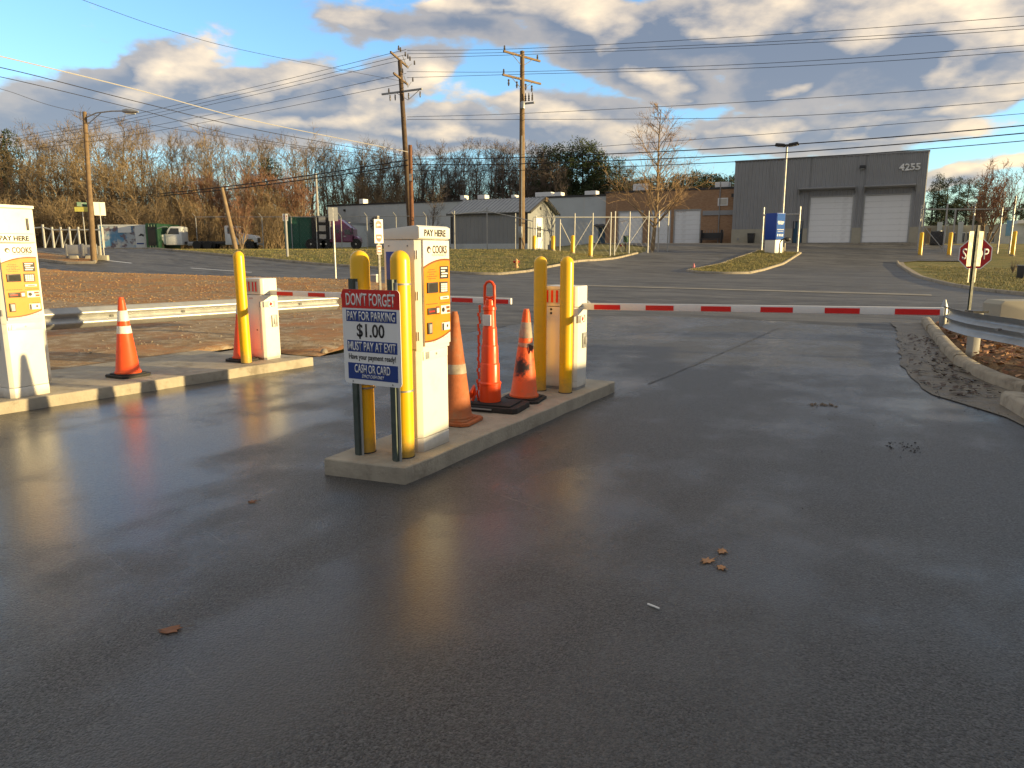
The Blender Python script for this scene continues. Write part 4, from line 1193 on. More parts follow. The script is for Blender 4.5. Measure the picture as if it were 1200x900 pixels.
def power_pole(name, label, u, vb, vt, Y, r, arms, transformer=False, m=M_WOOD, lean=0.):
    b = at(u, vb, Y); b.z = H(b.x, b.y) - .05
    t = thing(name, label, 'utility pole', b, rz=RZ)
    top = at(u, vt, Y).z - b.z
    MB().tube([(0, 0, -.4), (lean * .5, 0, top * .5), (lean, 0, top)], [r, r * .85, r * .66], 12).build('pole', m, t)
    for (v, half, pins, am, skew) in arms:
        z = at(u, v, Y).z - b.z
        ca = MB().box((lean * z / top, 0, z), (.13, half * 2, .15), rz=skew).build('crossarm', am, t, bev=.01)
        d = Vector((-math.sin(skew), math.cos(skew), 0))
        br = MB()
        for s_ in (-1, 1): br.tube([d * s_ * half * .55 + Vector((0, 0, z - .06)), (0, 0, z - .75)], .025, 6)
        br.build('brace', M_GALVD, t)
        for p in pins:
            q = d * half * p
            MB().lathe([(.05, 0), (.085, .05), (.05, .09), (.085, .14), (.06, .2), (.07, .30), (.03, .36)], 10, c=(q.x, q.y, z + .076)).build('insulator', M_INSUL, ca)
    return t


p1 = power_pole('utility_pole', 'tall dark utility pole with three crossarms left of the shed', 482.5, 291, 70, 66, .27,
                [(69, 2.6, (-.95, -.75, -.2, .1, .35, .9), M_WOOD, R(20)), (91.5, 2.1, (-.95, -.7, .8), M_WOOD, R(20)), (106.5, 2.2, (.95,), M_GALVD, R(88))], m=M_WOODD, lean=-.78)
for s_ in (-.85, -.3, .35, .6):
    z = at(482, 108, 66).z - p1.location.z
    MB().lathe([(.04, 0), (.07, -.05), (.04, -.12), (.07, -.18), (.05, -.45), (.02, -.5)], 10, c=(2.2 * -s_ - .6, 0, z - .06)).build('cutout', M_INSUL, p1)
p2 = power_pole('utility_pole', 'tall pale utility pole with transformer gear right of the shed roof', 611.5, 291, 60, 61, .26,
                [(66, 2.1, (-.95, .0, .85), M_WOOD, R(-16)), (93, 2.2, (-.95,), M_WOOD, R(-16))], m=M_WOOD)
zz = at(611, 118, 61).z - p2.location.z
for s_ in (.45, .75, 1.05): MB().lathe([(.05, 0), (.09, .05), (.05, .12), (.09, .2), (.05, .28), (.08, .36), (.05, .44), (.03, .62)], 10, c=(s_ - .1, -.1, zz - .1)).build('bushing', M_INSUL, p2)
MB().box((.5, -.05, zz - .25), (1.2, .12, .14)).build('bracket', M_GALVD, p2)
MB().lathe([(.14, zz - .7), (.18, zz - .66), (.18, zz - .2), (.12, zz - .12)], 14, c=(.22, -.30, 0)).build('transformer', M_GALV, p2)
for s_ in (-.75, -.3, .2, .55): MB().lathe([(.05, 0), (.09, -.08), (.05, -.18), (.09, -.3), (.04, -.5)], 8, c=(.5 * s_, 2.1 * s_, at(611, 97, 61).z - p2.location.z)).build('cutout', M_INSUL, p2)
MB().box((0, -.28, at(611, 272, 61).z - p2.location.z), (.34, .2, .9)).build('meter_box', M_GALV, p2, bev=.03)
MB().tube([(0.1, -.24, .1), (.1, -.24, 9)], .035, 6).build('conduit', M_GPOST, p2)
b = at(483.5, 291, 64.0); b.z = H(b.x, b.y)
t = thing('utility_pole', 'short reddish stub pole standing against the tall dark utility pole', 'utility pole', b, rz=0)
MB().tube([(0, 0, -.3), (0, 0, at(482, 170, 64).z - b.z)], [.21, .16], 10).build('pole', mat('reddish_pole_wood', (.17, .075, .04), .85, var=.3, vs=3), t)
MB().box((0, -.2, at(482, 208, 64).z - b.z), (.2, .1, .55)).build('tag_plate', M_GALV, t)
b = onl(5, 260, POLE_LY); b.z = H(b.x, b.y)
YL = b.y
p3 = power_pole('utility_pole', 'distant utility pole with crossarms above the left pay station', 7, 262, 160, YL, .24,
                [(162.5, 2.4, (-.95, -.4, .4, .95), M_WOOD, R(80)), (173, 1.8, (-.9, .9), M_WOOD, R(80))], m=mat('reddish_pole_wood', (.17, .075, .04)))
for s_ in (-.7, .4, .7):
    MB().lathe([(.1, 0), (.22, -.1), (.22, -.7), (.1, -.8)], 10, c=(s_, -.3, at(6, 182, YL).z - p3.location.z)).build('transformer', M_GALV, p3)
# leaning pole and the pale pole before the warehouse
b = at(277, 291, 61); b.z = H(b.x, b.y)
t = thing('utility_pole', 'short pale pole leaning left among the golden shrubs', 'utility pole', b, rz=0)
MB().tube([(0, 0, -.3), at(260, 220, 61) - b], [.20, .14], 10).build('pole', M_BARKO, t)
b = at(373, 262, 92); b.z = H(b.x, b.y)
t = thing('utility_pole', 'pale distant pole with a small crossarm above the purple truck', 'utility pole', b, rz=0)
q = at(370, 203, 92) - b
MB().tube([(0, 0, -.3), q], [.20, .13], 8).build('pole', M_GPOST, t)
MB().tube([at(364, 222, 92) - b, at(377, 219, 92) - b], .06, 6).build('crossarm', M_GPOST, t)


def wire(label, pts, r, m=M_WIRE):
    """smooth curve through photo points given with their distance, as a thin round cable"""
    P = [at(u, v, Y) for (u, v, Y) in pts]
    out = []
    k = len(P)
    if k == 2: P.insert(1, (P[0] + P[1]) / 2 - Vector((0, 0, (P[0] - P[1]).length * .01))); k = 3
    for i in range(k - 1):
        p0 = P[i - 1] if i else P[0] * 2 - P[1]; p1_ = P[i]; p2_ = P[i + 1]; p3_ = P[i + 2] if i + 2 < k else P[-1] * 2 - P[-2]
        for j in range(10):
            s_ = j / 10
            out.append(.5 * ((2 * p1_) + (p2_ - p0) * s_ + (2 * p0 - 5 * p1_ + 4 * p2_ - p3_) * s_ ** 2 + (3 * p1_ - p0 - 3 * p2_ + p3_) * s_ ** 3))
    out.append(P[-1])
    o0 = out[0].copy()
    ob = MB().tube([p - o0 for p in out], r, 5).build('power_line', m, loc=o0)
    tag(ob, label, 'power line', 'overhead lines along the street')


def lineY(u): return onl(u, 150, POLE_LY).y


ordn = ['topmost', 'second', 'third', 'fourth', 'fifth', 'sixth', 'seventh']
RW = [((59, 57), (41, 19)), ((63, 61), (49, 30)), ((68, 64), (52.5, 34)), ((84, 84), (74, 53)), ((91, 87), (79, 60)), ((137, 133), (118, 97)), ((140, 140), (137, 117))]
for i, ((va, vb), (vc, vd)) in enumerate(RW):
    wire(f'{ordn[i]} thin overhead line right of the tall poles, counted downward', [(477, va, 66), (611, vb, 61), (900, vc, lineY(900)), (1200, vd, lineY(1200)), (1420, vd - 22, lineY(1420))], .017)
wire('thin line ending above the bare tree, over three thick cables', [(611, 181, 61), (700, 172, lineY(700)), (900, 157, lineY(900)), (1200, 133, lineY(1200)), (1420, 112, lineY(1420))], .016)
for i, (va, vb, vc, vd, lab) in enumerate(((186.5, 184.5, 171, 147, 'upper'), (193, 192, 180, 156, 'middle'), (200, 199.5, 187.5, 165, 'lower'))):
    wire(f'{lab} of three thick black cables crossing before the numbered building', [(480, va, 65.6), (611, vb, 60.7), (900, vc, lineY(900)), (1200, vd, lineY(1200)), (1420, vd - 26, lineY(1420))], .035 if i < 2 else .026)
for i, (va, vb) in enumerate(((58, 162), (64, 165), (69, 168), (86, 174), (97, 178))):
    wire(f'{ordn[i]} line sagging from the dark pole to the far left pole', [(476, va, 66), (300, va + (vb - va) * .36 + 6, 78), (120, va + (vb - va) * .74 + 7, 89), (7, vb, YL)], .02)
wire('thick pale cable sweeping down to the dark pole from upper left', [(-140, 36, 30), (0, 66, 37), (160, 105, 46), (300, 142, 54.5), (478, 178, 65.5)], .03, M_WIREB)
wire('dark cable just under the thick pale cable at left', [(-140, 58, 30), (0, 79, 37), (160, 119, 46), (300, 152, 54.5), (478, 184, 65.5)], .022)
wire('lower dark cable slanting across the cloud at left', [(-140, 66, 30), (0, 90, 37), (160, 128, 46), (300, 163, 54.5), (478, 187, 65.5)], .018)
wire('lowest thin cable at left passing the street light top', [(-100, 82, 40), (0, 104, 46), (95, 132, 52), (300, 166, 60), (478, 189, 65.5)], .014)
wire('single thin line high in the blue sky at upper left', [(60, -14, 40), (97, 0, 42), (200, 36, 48), (300, 62, 54), (475, 96, 66)], .014)
wire('upper of two black cables along the golden trees at left', [(-120, 233, 125), (12, 234, YL - 1), (150, 229.5, 87), (262, 219, 78), (380, 203, 71), (478, 187.5, 65.6)], .05)
wire('lower of two black cables along the golden trees at left', [(-120, 236, 125), (12, 237, YL - 1), (150, 232, 87), (262, 222.5, 78), (380, 207.5, 71), (478, 193.5, 65.6)], .05)
wire('guy wire slanting down from the far left pole', [(9, 188, YL), (30, 222, YL - 3), (60, 268, YL - 8)], .03)


# ------------------------------------------------------------------ numbered building
def ribbed(mb, x0, x1, z0, z1, y, pitch=.36, d=.075, m=0):
    """vertical ribs facing -y"""
    x = x0; vs = []
    pts = []
    while x < x1 - 1e-4:
        for a_, e in ((0, 0), (.62, 0), (.70, d), (.92, d)):
            xx = min(x1, x + a_ * pitch); pts.append((xx, y - e))
        x += pitch
    pts.append((x1, y))
    n = len(pts)
    mb.add([(p[0], p[1], z0) for p in pts] + [(p[0], p[1], z1) for p in pts], [(i, i + 1, n + i + 1, n + i) for i in range(n - 1)], m)


def overhead_door(parent, x0, x1, z0, z1, y, rows, m=M_DOORW):
    d = MB().bb(x0 - .12, x0 - .001, y - .06, y + .2, z0, z1 + .12).bb(x1 + .001, x1 + .12, y - .06, y + .2, z0, z1 + .12).bb(x0, x1, y - .06, y + .2, z1 + .001, z1 + .12).build('garage_door', M_GPOST, parent)
    h = (z1 - z0) / rows
    me = None
    for r_ in range(rows):
        z = z0 + h * r_
        if me is None:
            me = MB().prism([(x0 + .002, .004), (x1 - .002, .004), (x1 - .002, h - .005), (x0 + .002, h - .005)], 0, .05, 'XZ').mesh('panel', m, bev=.012, seg=1)
        o = link('panel', me, d); o.location = (0, y + .05, z)
    return d


def bldg_4255():
    LYF = 82.8
    t = thing('industrial_building', 'charcoal ribbed metal building numbered 4255 with two white overhead doors', 'building', (*W(-7.7, LYF), 2.45))
    ox = -7.7
    x0, x1 = -16.8 - ox, 1.35 - ox
    d1 = (-9.0 - ox, -5.0 - ox); d2 = (-3.9 - ox, .15 - ox)
    zr, zd, zw = 8.55, 4.62, 1.5
    mb = MB()
    ribbed(mb, x0, d1[0] - .12, zw, zr, 0); ribbed(mb, d1[0] - .12, d1[1] + .12, zd + .12, zr, 0)
    ribbed(mb, d1[1] + .12, d2[0] - .12, zw, zr, 0); ribbed(mb, d2[0] - .12, d2[1] + .12, zd + .12, zr, 0); ribbed(mb, d2[1] + .12, x1, zw, zr, 0)
    mb.bb(x0, x1, .25, 22, -1.0, zr - .1)
    mb.bb(x0 - .02, x0 + .02, .02, 22, zw, zr).bb(x1 - .02, x1 + .02, .02, 22, zw, zr)
    mb.build('wall', M_SIDING, t, smooth=False)
    for (a_, b_) in ((x0 - .03, -10.55 - ox - .0), (-9.55 - ox, d1[0] - .13), (d1[1] + .13, d2[0] - .13), (d2[1] + .13, x1 + .03)): MB().bb(a_, b_, -.06, .24, -1.0, zw).build('block_base', M_BEIGE, t)
    MB().bb(x0 - .06, x1 + .06, -.10, 22.1, zr, zr + .16).build('roof_edge', M_SIDING, t)
    for dd in (d1, d2):
        overhead_door(t, dd[0], dd[1], .02, zd, .08, 8)
        c0, c1 = (dd[0] - 1.15, dd[1] + .2) if dd is d1 else (dd[0] - .12, dd[1] + .35)
        aw = MB().prism([(0, 5.25), (-.95, 5.42), (-.95, 5.50), (0, 5.62)], c0, c1, 'YZ').build('canopy', M_SIDING, t)
        for x in (c0 + .05, c1 - .05): MB().prism([(-.05, 4.9), (-.05, 5.3), (-.85, 5.42)], x - .04, x + .04, 'YZ').build('canopy_bracket', M_SIDING, aw)
    dr = MB().bb(-10.45 - ox, -9.65 - ox, -.02, .06, .02, 2.15).build('door', M_TEAL, t)
    MB().bb(-10.55 - ox, -10.451 - ox, -.07, .2, 0, 2.25).bb(-9.649 - ox, -9.55 - ox, -.07, .2, 0, 2.25).bb(-10.45 - ox, -9.65 - ox, -.07, .2, 2.151, 2.25).build('door_frame', M_DARK, dr)
    MB().box((-9.75 - ox, -.05, 1.05), (.05, .06, .12)).build('handle', M_GALV, dr)
    ribfill = MB(); ribbed(ribfill, -10.55 - ox, -9.55 - ox, 2.25, zw + 1.0, -.002); ribfill.build('wall_infill', M_SIDING, t, smooth=False)
    text('4255', (1.85, .68), M_WHITEF, t, 'front', (1.0 - ox - 1.2, -.11, zr - 1.35), depth=.03, bold=.035)
    lp = MB().box((-4.35 - ox, -.20, zr - 1.15), (.55, .34, .34)).build('wall_light', M_DARK, t, bev=.05)
    MB().box((-4.35 - ox, -.24, zr - 1.335), (.4, .24, .03)).build('lens', M_LAMPG, lp)
    MB().box((-12.0 - ox, -.12, 1.85), (.8, .16, 1.0)).build('electric_box', M_BEIGE, t, bev=.02)
    MB().box((-12.35 - ox, -.24, 1.75), (.3, .1, .5)).build('meter', M_DARK, t, bev=.02)
    MB().box((-9.95 - ox, -.08, 2.85), (.30, .08, .18)).build('door_plate', M_DARK, t)
    MB().box((-16.1 - ox, -.1, .45), (.18, .1, .25)).build('vent', M_GALVD, t)
    MB().bb(x0, x1 + .4, -1.4, -.07, -1.0, -.005).build('apron', M_CONC, t)
    # side wall downspout
    bn = thing('trash_bin', 'dark wheeled bin against the beige base of the numbered building', 'bin', (*W(-14.6, LYF - .75), 2.46))
    MB().prism([(-.28, 0), (.28, 0), (.36, .95), (-.36, .95)], -.32, .32, 'XZ').build('bin_body', M_BLACK, bn, bev=.02)
    MB().box((0, 0, 1.0), (.78, .72, .07), rx=R(4)).build('lid', M_BLACK, bn, bev=.02)
    for x in (-.25, .25): MB().lathe([(.1, -.03), (.1, .03)], 12, c=(x, .33, .1), axis='X').build('wheel', M_RUB, bn)


bldg_4255()


def brick_building():
    LYF = 84.0
    ox = -24.5
    t = thing('brick_building', 'long orange brick building with three white garage doors behind the bare tree', 'building', (*W(ox, LYF), 2.42))
    x0, x1, zr = -31.95 - ox, -16.2 - ox, 5.95
    doors = []
    for (u0, u1) in ((725, 752.5), (763, 785), (790.5, 820)):
        a_ = WL(*onl(u0, 260, LYF)[:2])[0] - ox; b_ = WL(*onl(u1, 260, LYF)[:2])[0] - ox
        doors.append((a_, b_))
    zd = 3.75
    mb = MB(); e = x0
    for a_, b_ in doors:
        mb.bb(e, a_ - .12, 0, .25, -1, zr); mb.bb(a_ - .12, b_ + .12, 0, .25, zd + .12, zr); e = b_ + .12
    mb.bb(e, x1, 0, .25, -1, zr); mb.bb(x0, x1, .6, 21, -1, zr - .1).bb(x0, x0 + .25, .26, .59, -1, zr).bb(x1 - .25, x1, .26, .59, -1, zr)
    mb.build('wall', M_BRICK, t, smooth=False)
    MB().bb(x0 - .02, x1 + .05, -.06, 21.05, zr, zr + .22).build('roof_edge', M_DARK, t)
    for a_, b_ in doors: overhead_door(t, a_, b_, .0, zd, .08, 7)
    a_ = doors[2][1] + .3
    MB().bb(a_, x1 - .1, -.10, -.002, 3.15, 3.65).build('grey_band', M_SIDING, t)
    wq = WL(*onl(847, 240, LYF)[:2])[0] - ox
    w_ = MB().bb(wq - .55, wq + .55, -.06, .02, 4.15, 5.0).build('vent_frame', M_WHITE, t)
    MB().bb(wq - .42, wq + .42, -.075, -.061, 4.27, 4.88).build('vent_louvre', M_GREYP, w_)
    q = WL(*onl(843.5, 240, LYF)[:2])[0] - ox
    MB().tube([(q, -.1, -.5), (q, -.1, 6.8)], .06, 6).build('conduit', M_GALVD, t)
    MB().bb(x1 - .9, x1 + 1.2, -1.0, 0, 5.0, 5.35).build('side_canopy', M_DARK, t)
    for i, (u, v) in enumerate(((752, 219), (848, 217))):
        q = onl(u, v, LYF + 6); qx = WL(q.x, q.y)[0] - ox
        MB().bb(qx - .8, qx + .8, 5, 6.3, zr - .1, q.z - 2.42 + .3).build('rooftop_unit', M_WHITE, t, bev=.05)
    # loading dock with dark opening
    dk = thing('bench', 'dark metal bench frame by the brick wall beside the numbered building', 'bench', (*W(-19.0, LYF - 1.2), 2.42))
    MB().bb(-1.2, 1.2, -.3, .3, .42, .5).build('seat', M_DARK, dk)
    MB().bb(-1.2, 1.2, .28, .36, .55, 1.2).build('backrest', M_DARK, dk)
    for x in (-1.1, 1.1): MB().bb(x - .05, x + .05, -.28, .34, 0, 1.5).build('leg', M_DARK, dk)
    for i in range(9): MB().bb(-1.2 + .3 * i - .02, -1.2 + .3 * i + .02, .37, .40, .5, 1.5).build('slat', M_GALVD, dk)


brick_building()


def warehouse():
    LYF = 84.6; ox = -55
    t = thing('warehouse', 'long pale grey warehouse wall behind the shed and purple truck', 'building', (*W(ox, LYF), 1.7))
    x0, x1 = -76 - ox, -31.96 - ox
    MB().bb(x0, x1, 0, 21, -1, 6.45).build('wall', M_WHSE, t, smooth=False)
    MB().bb(x0 - .05, x1 - .02, -.08, 21.1, 6.45, 6.66).build('roof_edge', M_DARK, t)
    for x in range(int(x0) + 6, int(x1), 7): MB().bb(x - .02, x + .02, -.012, -.001, -1, 6.44).build('wall_joint', M_GREYP, t)
    q = onl(440.5, 262, LYF); qx, qz = WL(q.x, q.y)[0] - ox, q.z - 1.7
    fr = MB().lathe([(.95, -.30), (1.0, -.1), (1.0, -.001)], 24, c=(qx, 0, qz), axis='Y').build('fan_housing', M_SIDING, t)
    for k in range(5): MB().box((qx, -.32, qz), (1.7, .02, .16), ry=R(36 * k)).build('fan_blade', M_DARK, fr)
    q = onl(404, 246.5, LYF); MB().box((WL(q.x, q.y)[0] - ox, -.06, q.z - 1.7), (.35, .1, .3)).build('vent', M_DARK, t)
    q = onl(706, 272, LYF); qx = WL(q.x, q.y)[0] - ox
    d = MB().bb(qx - .5, qx + .5, -.05, -.001, .3, 2.75).build('door', M_TEAL, t)
    MB().prism([(-.02, 3.15), (-1.0, 2.9), (-1.0, 2.82), (-.02, 2.8)], qx - .9, qx + .7, 'YZ').build('door_canopy', M_DARK, t)
    for i, (u, v, w) in enumerate(((428, 235.5, .8), (546, 231.5, .7), (568, 231, 1.2), (640, 228, 2.4), (657, 228, 1.0), (695, 226.5, 1.6), (605, 231, .6))):
        q = onl(u, v, LYF + 8); MB().bb(WL(q.x, q.y)[0] - ox - w / 2, WL(q.x, q.y)[0] - ox + w / 2, 7, 8.2, 6.0, q.z - 1.7 + .25).build('rooftop_unit', M_WHITE, t, bev=.05)
    # low wing at far left with a flat pale roof
    lw = thing('low_building', 'low grey building with pale flat roof behind the green container', 'building', (*W(-62, 74), 1.75))
    a_ = WL(*onl(341, 250, 74)[:2])[0] + 62; b_ = WL(*onl(384, 250, 74)[:2])[0] + 62
    MB().bb(a_, b_, 0, 8, -1, 3.35).build('wall', M_WHSE, lw)
    MB().bb(a_ - .3, b_ + .0, -.3, 8.2, 3.351, 3.7).build('roof', M_ROOFM, lw)


warehouse()


def shed():
    ly0, ly1, xa, xb = 57.0, 62.6, -36.6, -28.75
    gz = 1.80
    t = thing('metal_shed', 'small grey metal shed with gable roof and glazed white door', 'shed', (*W(xb, ly0), gz))
    q = onl(619, 247.5, ly0); ze = q.z - gz; L_ = xb - xa; D = ly1 - ly0; zr = ze + 1.25
    mb = MB(); ribbed(mb, -L_, 0, .45, ze, 0, .42, .03); mb.bb(-L_ + .02, -.02, .05, D, -1, ze - .05)
    mb.prism([(0, -1), (0, ze), (D / 2, zr), (D, ze), (D, -1)], -.02, .0, 'YZ'); mb.prism([(0, -1), (0, ze), (D / 2, zr), (D, ze), (D, -1)], -L_, -L_ + .02, 'YZ')
    mb.build('wall', M_SIDL, t, smooth=False)
    MB().bb(-L_, .01, -.05, .0, -1, .45).build('base_course', M_WHSE, t)
    for x in (-L_ + .1, -.12): MB().bb(x - .1, x + .1, -.06, -.041, .46, ze).build('corner_trim', M_DARK, t)
    sl_ = math.atan2(zr - ze, D / 2); ln = math.hypot(D / 2, zr - ze) + .35
    for s_, nm in ((1, 'front'), (-1, 'rear')):
        cy = D / 2 - s_ * (D / 4 + .12); cz = (ze + zr) / 2 + .05 - .055
        MB().box((-L_ / 2, cy, cz), (L_ + .7, ln, .06), rx=s_ * sl_).build('roof_panel', M_ROOFM, t)
    rb = MB(); x = -L_ - .3
    while x < .35:
        rb.box((x, D / 2 - (D / 4 + .12), (ze + zr) / 2 + .045), (.05, ln, .05), rx=sl_); x += .4
    rb.build('roof_rib', M_ROOFM, t)
    MB().box((-L_ / 2, -.20, ze - .12), (L_ + .72, .06, .16)).build('eave_trim', M_DARK, t)
    for s_ in (1, -1): MB().box((.37, D / 2 - s_ * (D / 4 + .12), (ze + zr) / 2 - .03), (.05, ln, .2), rx=s_ * sl_).build('barge_board', M_DARK, t)
    MB().box((.42, D / 2, zr - .12), (.12, .5, .35)).build('gable_bracket', M_BARKO, t, bev=.03)
    d = MB().bb(.0, .05, 1.55, 2.65, .05, 2.75).build('door', M_DOORW, t)
    MB().bb(.051, .056, 1.7, 2.5, 1.0, 1.95).build('door_glass', M_GLASS, d)
    for yy in (1.95, 2.22): MB().bb(.057, .062, yy - .02, yy + .02, 1.0, 1.95).build('glazing_bar', M_DOORW, d)
    MB().bb(.057, .063, 1.7, 2.5, 1.45, 1.5).build('glazing_bar', M_DOORW, d)
    MB().bb(.0, .06, 2.66, 2.76, .05, 2.85).bb(.0, .06, 1.44, 1.54, .05, 2.85).build('door_frame', M_WHITE, d)
    MB().lathe([(.14, .005), (.14, .05)], 14, c=(0, 2.45, ze + .35), axis='X').build('gable_vent', M_DARK, t)


shed()


# ------------------------------------------------------------------ monument sign, light pole, lamp, posts
def monument_sign():
    b = G(906, 297.5)
    t = thing('monument_sign', 'blue monument sign with white lettering on a cream base in the grass median', 'sign', b, rz=R(-62))
    h = at(906, 250, b.y).z - b.z; zb = at(906, 281, b.y).z - b.z
    w, d = .62, .50
    MB().bb(-w + .05, w - .05, -d + .04, d - .04, -.2, zb - .02).build('base', M_CREAM, t, bev=.02)
    MB().bb(-w, w, -d, d, zb, h).build('sign_box', M_BLUES, t, bev=.02)
    fc = MB().bb(w + .001, w + .02, -d + .04, d - .04, zb + .04, h - .04).build('sign_face', mat('sign_face_blue', (.05, .13, .42), .85, spec=.1), t)
    H_ = h - zb
    X = w + .021
    # the lettering is too small to read in the photograph: rows of white strokes
    for zc, hh, n, wd in ((.66, .14, 5, .8), (.60, .10, 4, .6), (.38, .06, 7, .8), (.31, .05, 6, .7), (.17, .13, 4, .8)):
        mb = MB(); y = -wd * d
        for k in range(n):
            a_ = 2 * wd * d / n
            mb.box((X, y + a_ * .45, zb + H_ * zc), (.01, a_ * .42, H_ * hh * .7 * (.7 + .3 * rnd.random())), rx=R(rnd.uniform(-14, 14))); y += a_
        mb.build('lettering', M_WHITEF, fc)
    return b


mb_ = monument_sign()


def parking_light():
    b = G(914, 297)
    t = thing('parking_lot_light', 'tall slim lot light with twin flat heads beside the blue sign', 'light pole', b, rz=RZ)
    h = at(916, 171, b.y).z - b.z
    MB().tube([(0, 0, -.3), (0, 0, h)], [.13, .08], 10).build('pole', M_GPOST, t)
    MB().lathe([(.28, -.2), (.28, .5), (.24, .55)], 14).build('footing', M_CONC, t)
    MB().box((0, 0, h + .02), (1.5, .12, .12)).build('crossarm', M_DARK, t)
    for s_ in (-1, 1):
        hd = MB().prism([(-.42, .0), (.42, .0), (.36, .24), (-.36, .24)], -.3, .3, 'XZ').build('lamp_head', M_DARK, t, bev=.03)
        hd.location = (s_ * .55, 0, h - .02); hd.rotation_euler = (0, R(-8 * s_), 0)
        MB().bb(-.3, .3, -.22, .22, -.02, -.001).build('lens', M_LAMPG, hd)


parking_light()
b = G(913, 299); t = thing('gooseneck_light', 'low black gooseneck light in front of the monument sign', 'sign light', b, rz=0)
sc_ = b.y / FPX
MB().tube([(0, 0, -.1), (0, 0, 14 * sc_), (1.5 * sc_, 0, 17 * sc_), (4 * sc_, 0, 18.5 * sc_), (7 * sc_, 0, 18.3 * sc_)], .06, 8).build('stem', M_BLACK, t)
MB().lathe([(.08, -.2), (.18, -.15), (.2, .1), (.1, .25)], 12, c=(8 * sc_, 0, 18 * sc_), axis='X').build('lamp_head', M_BLACK, t)
b = G(917, 294.5); t = thing('marker_post', 'short white marker post behind the gooseneck light', 'post', b)
MB().bb(-.2, .2, -.2, .2, -.1, 9.5 * b.y / FPX).build('post_body', M_BEIGE, t, bev=.04)
b = G(813, 314.5); t = thing('marker_flag', 'tiny pink utility marker at the tip of the grass median', 'marker', b)
MB().lathe([(.12, 0), (.10, .05), (.03, .32), (.01, .36)], 10).build('marker_body', mat('pink_plastic', (.7, .22, .22), .5), t)
MB().lathe([(.16, -.05), (.16, .01)], 10).build('marker_base', M_DARK, t)


# ------------------------------------------------------------------ fences
def fence(name, label, posts, rail_drop, braces=(), mesh=True, arm=False, r=.05, rails=(.0,), pm=M_GPOST, rv=None):
    """posts: (u, v_base, v_top, Y or None)"""
    P = []
    for (u, vb, vt, Y) in posts:
        b = G(u, vb) if Y is None else at(u, vb, Y)
        if Y is not None: b.z = H(b.x, b.y)
        P.append((b, at(u, vt, b.y).z))
    o = P[0][0].copy()
    t = thing(name, label, 'fence', o, rz=0)
    for b, zt in P:
        q = b - o
        mb = MB().tube([(q.x, q.y, q.z - .3), (q.x, q.y, zt - o.z)], r, 8)
        if arm: mb.tube([(q.x, q.y, zt - o.z), (q.x - .22, q.y - .22, zt - o.z + .32)], r * .6, 6)
        mb.build('post', pm, t)
    for dr in rails:
        for (b0, z0), (b1, z1) in zip(P, P[1:]):
            e0, e1 = ((z0 - rail_drop - dr), (z1 - rail_drop - dr)) if rv is None else ((CH + (b0.z - CH) * 0 + at(600, rv, b0.y).z - CH), at(600, rv, b1.y).z)
            MB().tube([(b0.x - o.x, b0.y - o.y, e0 - o.z), (b1.x - o.x, b1.y - o.y, e1 - o.z)], r * .75, 6).build('rail', pm, t)
    for (i, fa, j, fb) in braces:
        (b0, z0), (b1, z1) = P[i], P[j]
        A_ = b0 - o; B_ = b1 - o
        MB().tube([(A_.x, A_.y + .06, A_.z + (z0 - b0.z) * fa), (B_.x, B_.y + .06, B_.z + (z1 - b1.z) * fb)], r * .6, 6).build('brace', pm, t)
    if mesh:
        mb = MB()
        for (b0, z0), (b1, z1) in zip(P, P[1:]):
            A_, B_ = b0 - o, b1 - o; L_ = (B_ - A_).length; hgt = min(z0 - b0.z, z1 - b1.z) - rail_drop
            n = max(2, int(L_ / .5)); step = L_ / n
            k = int(hgt / step) + 1
            for i in range(-k, n):
                for sg in (0, 1):
                    s0, s1 = i * step, i * step + hgt
                    h0, h1 = 0., hgt
                    if s0 < 0: h0 = -s0; s0 = 0.
                    if s1 > L_: h1 = hgt - (s1 - L_); s1 = L_
                    if s1 <= s0: continue
                    a0, a1 = (s0, s1) if sg == 0 else (L_ - s0, L_ - s1)
                    p = A_.lerp(B_, a0 / L_) + Vector((0, 0, h0)); q = A_.lerp(B_, a1 / L_) + Vector((0, 0, h1))
                    mb.tube([p, q], .0022, 3, cap=False)
        w = mb.build('chain_link', M_GALVD, t, smooth=False); w['kind'] = 'stuff'
    return t


FY = lambda u: onl(u, 280, 53.5).y
fence('chain_link_fence', 'chain link fence with angled posts before the trucks and warehouse',
      [(u, 292, 254 - (u > 420) * 1.0, FY(u)) for u in (232, 270, 309, 343, 372, 401, 431, 465, 500, 533)], .02, arm=True, r=.045)
fence('chain_link_fence', 'chain link fence in front of the long side of the shed',
      [(u, 293, vt, FY(u)) for u, vt in ((533, 247), (571, 243), (604, 250), (625, 255))], .3, r=.05)
fence('chain_link_gate', 'braced chain link sliding gate in front of the shed door and brick doors',
      [(625, 293, 255, 59), (656, 293, 257, 59.6), (673, 293, 250, 60), (694, 293.5, 249.5, 61), (715, 293.6, 248.5, 62), (720, 293.6, 247.5, 62.4), (737, 293.8, 248, 63.4), (759, 294, 247, 64.6), (771, 295, 247, 65.4), (782, 295, 247, 66)], .55,
      braces=((1, .92, 2, .05), (3, .88, 2, .1), (4, .9, 3, .08), (7, .9, 6, .25), (6, .8, 5, .05)), r=.06, mesh=True, rv=254.5)
fence('chain_link_fence', 'two tall bare fence posts either side of the monument sign', [(892, 296, 243, 66), (934, 297, 242, 64.6)], .65, r=.09, mesh=False)
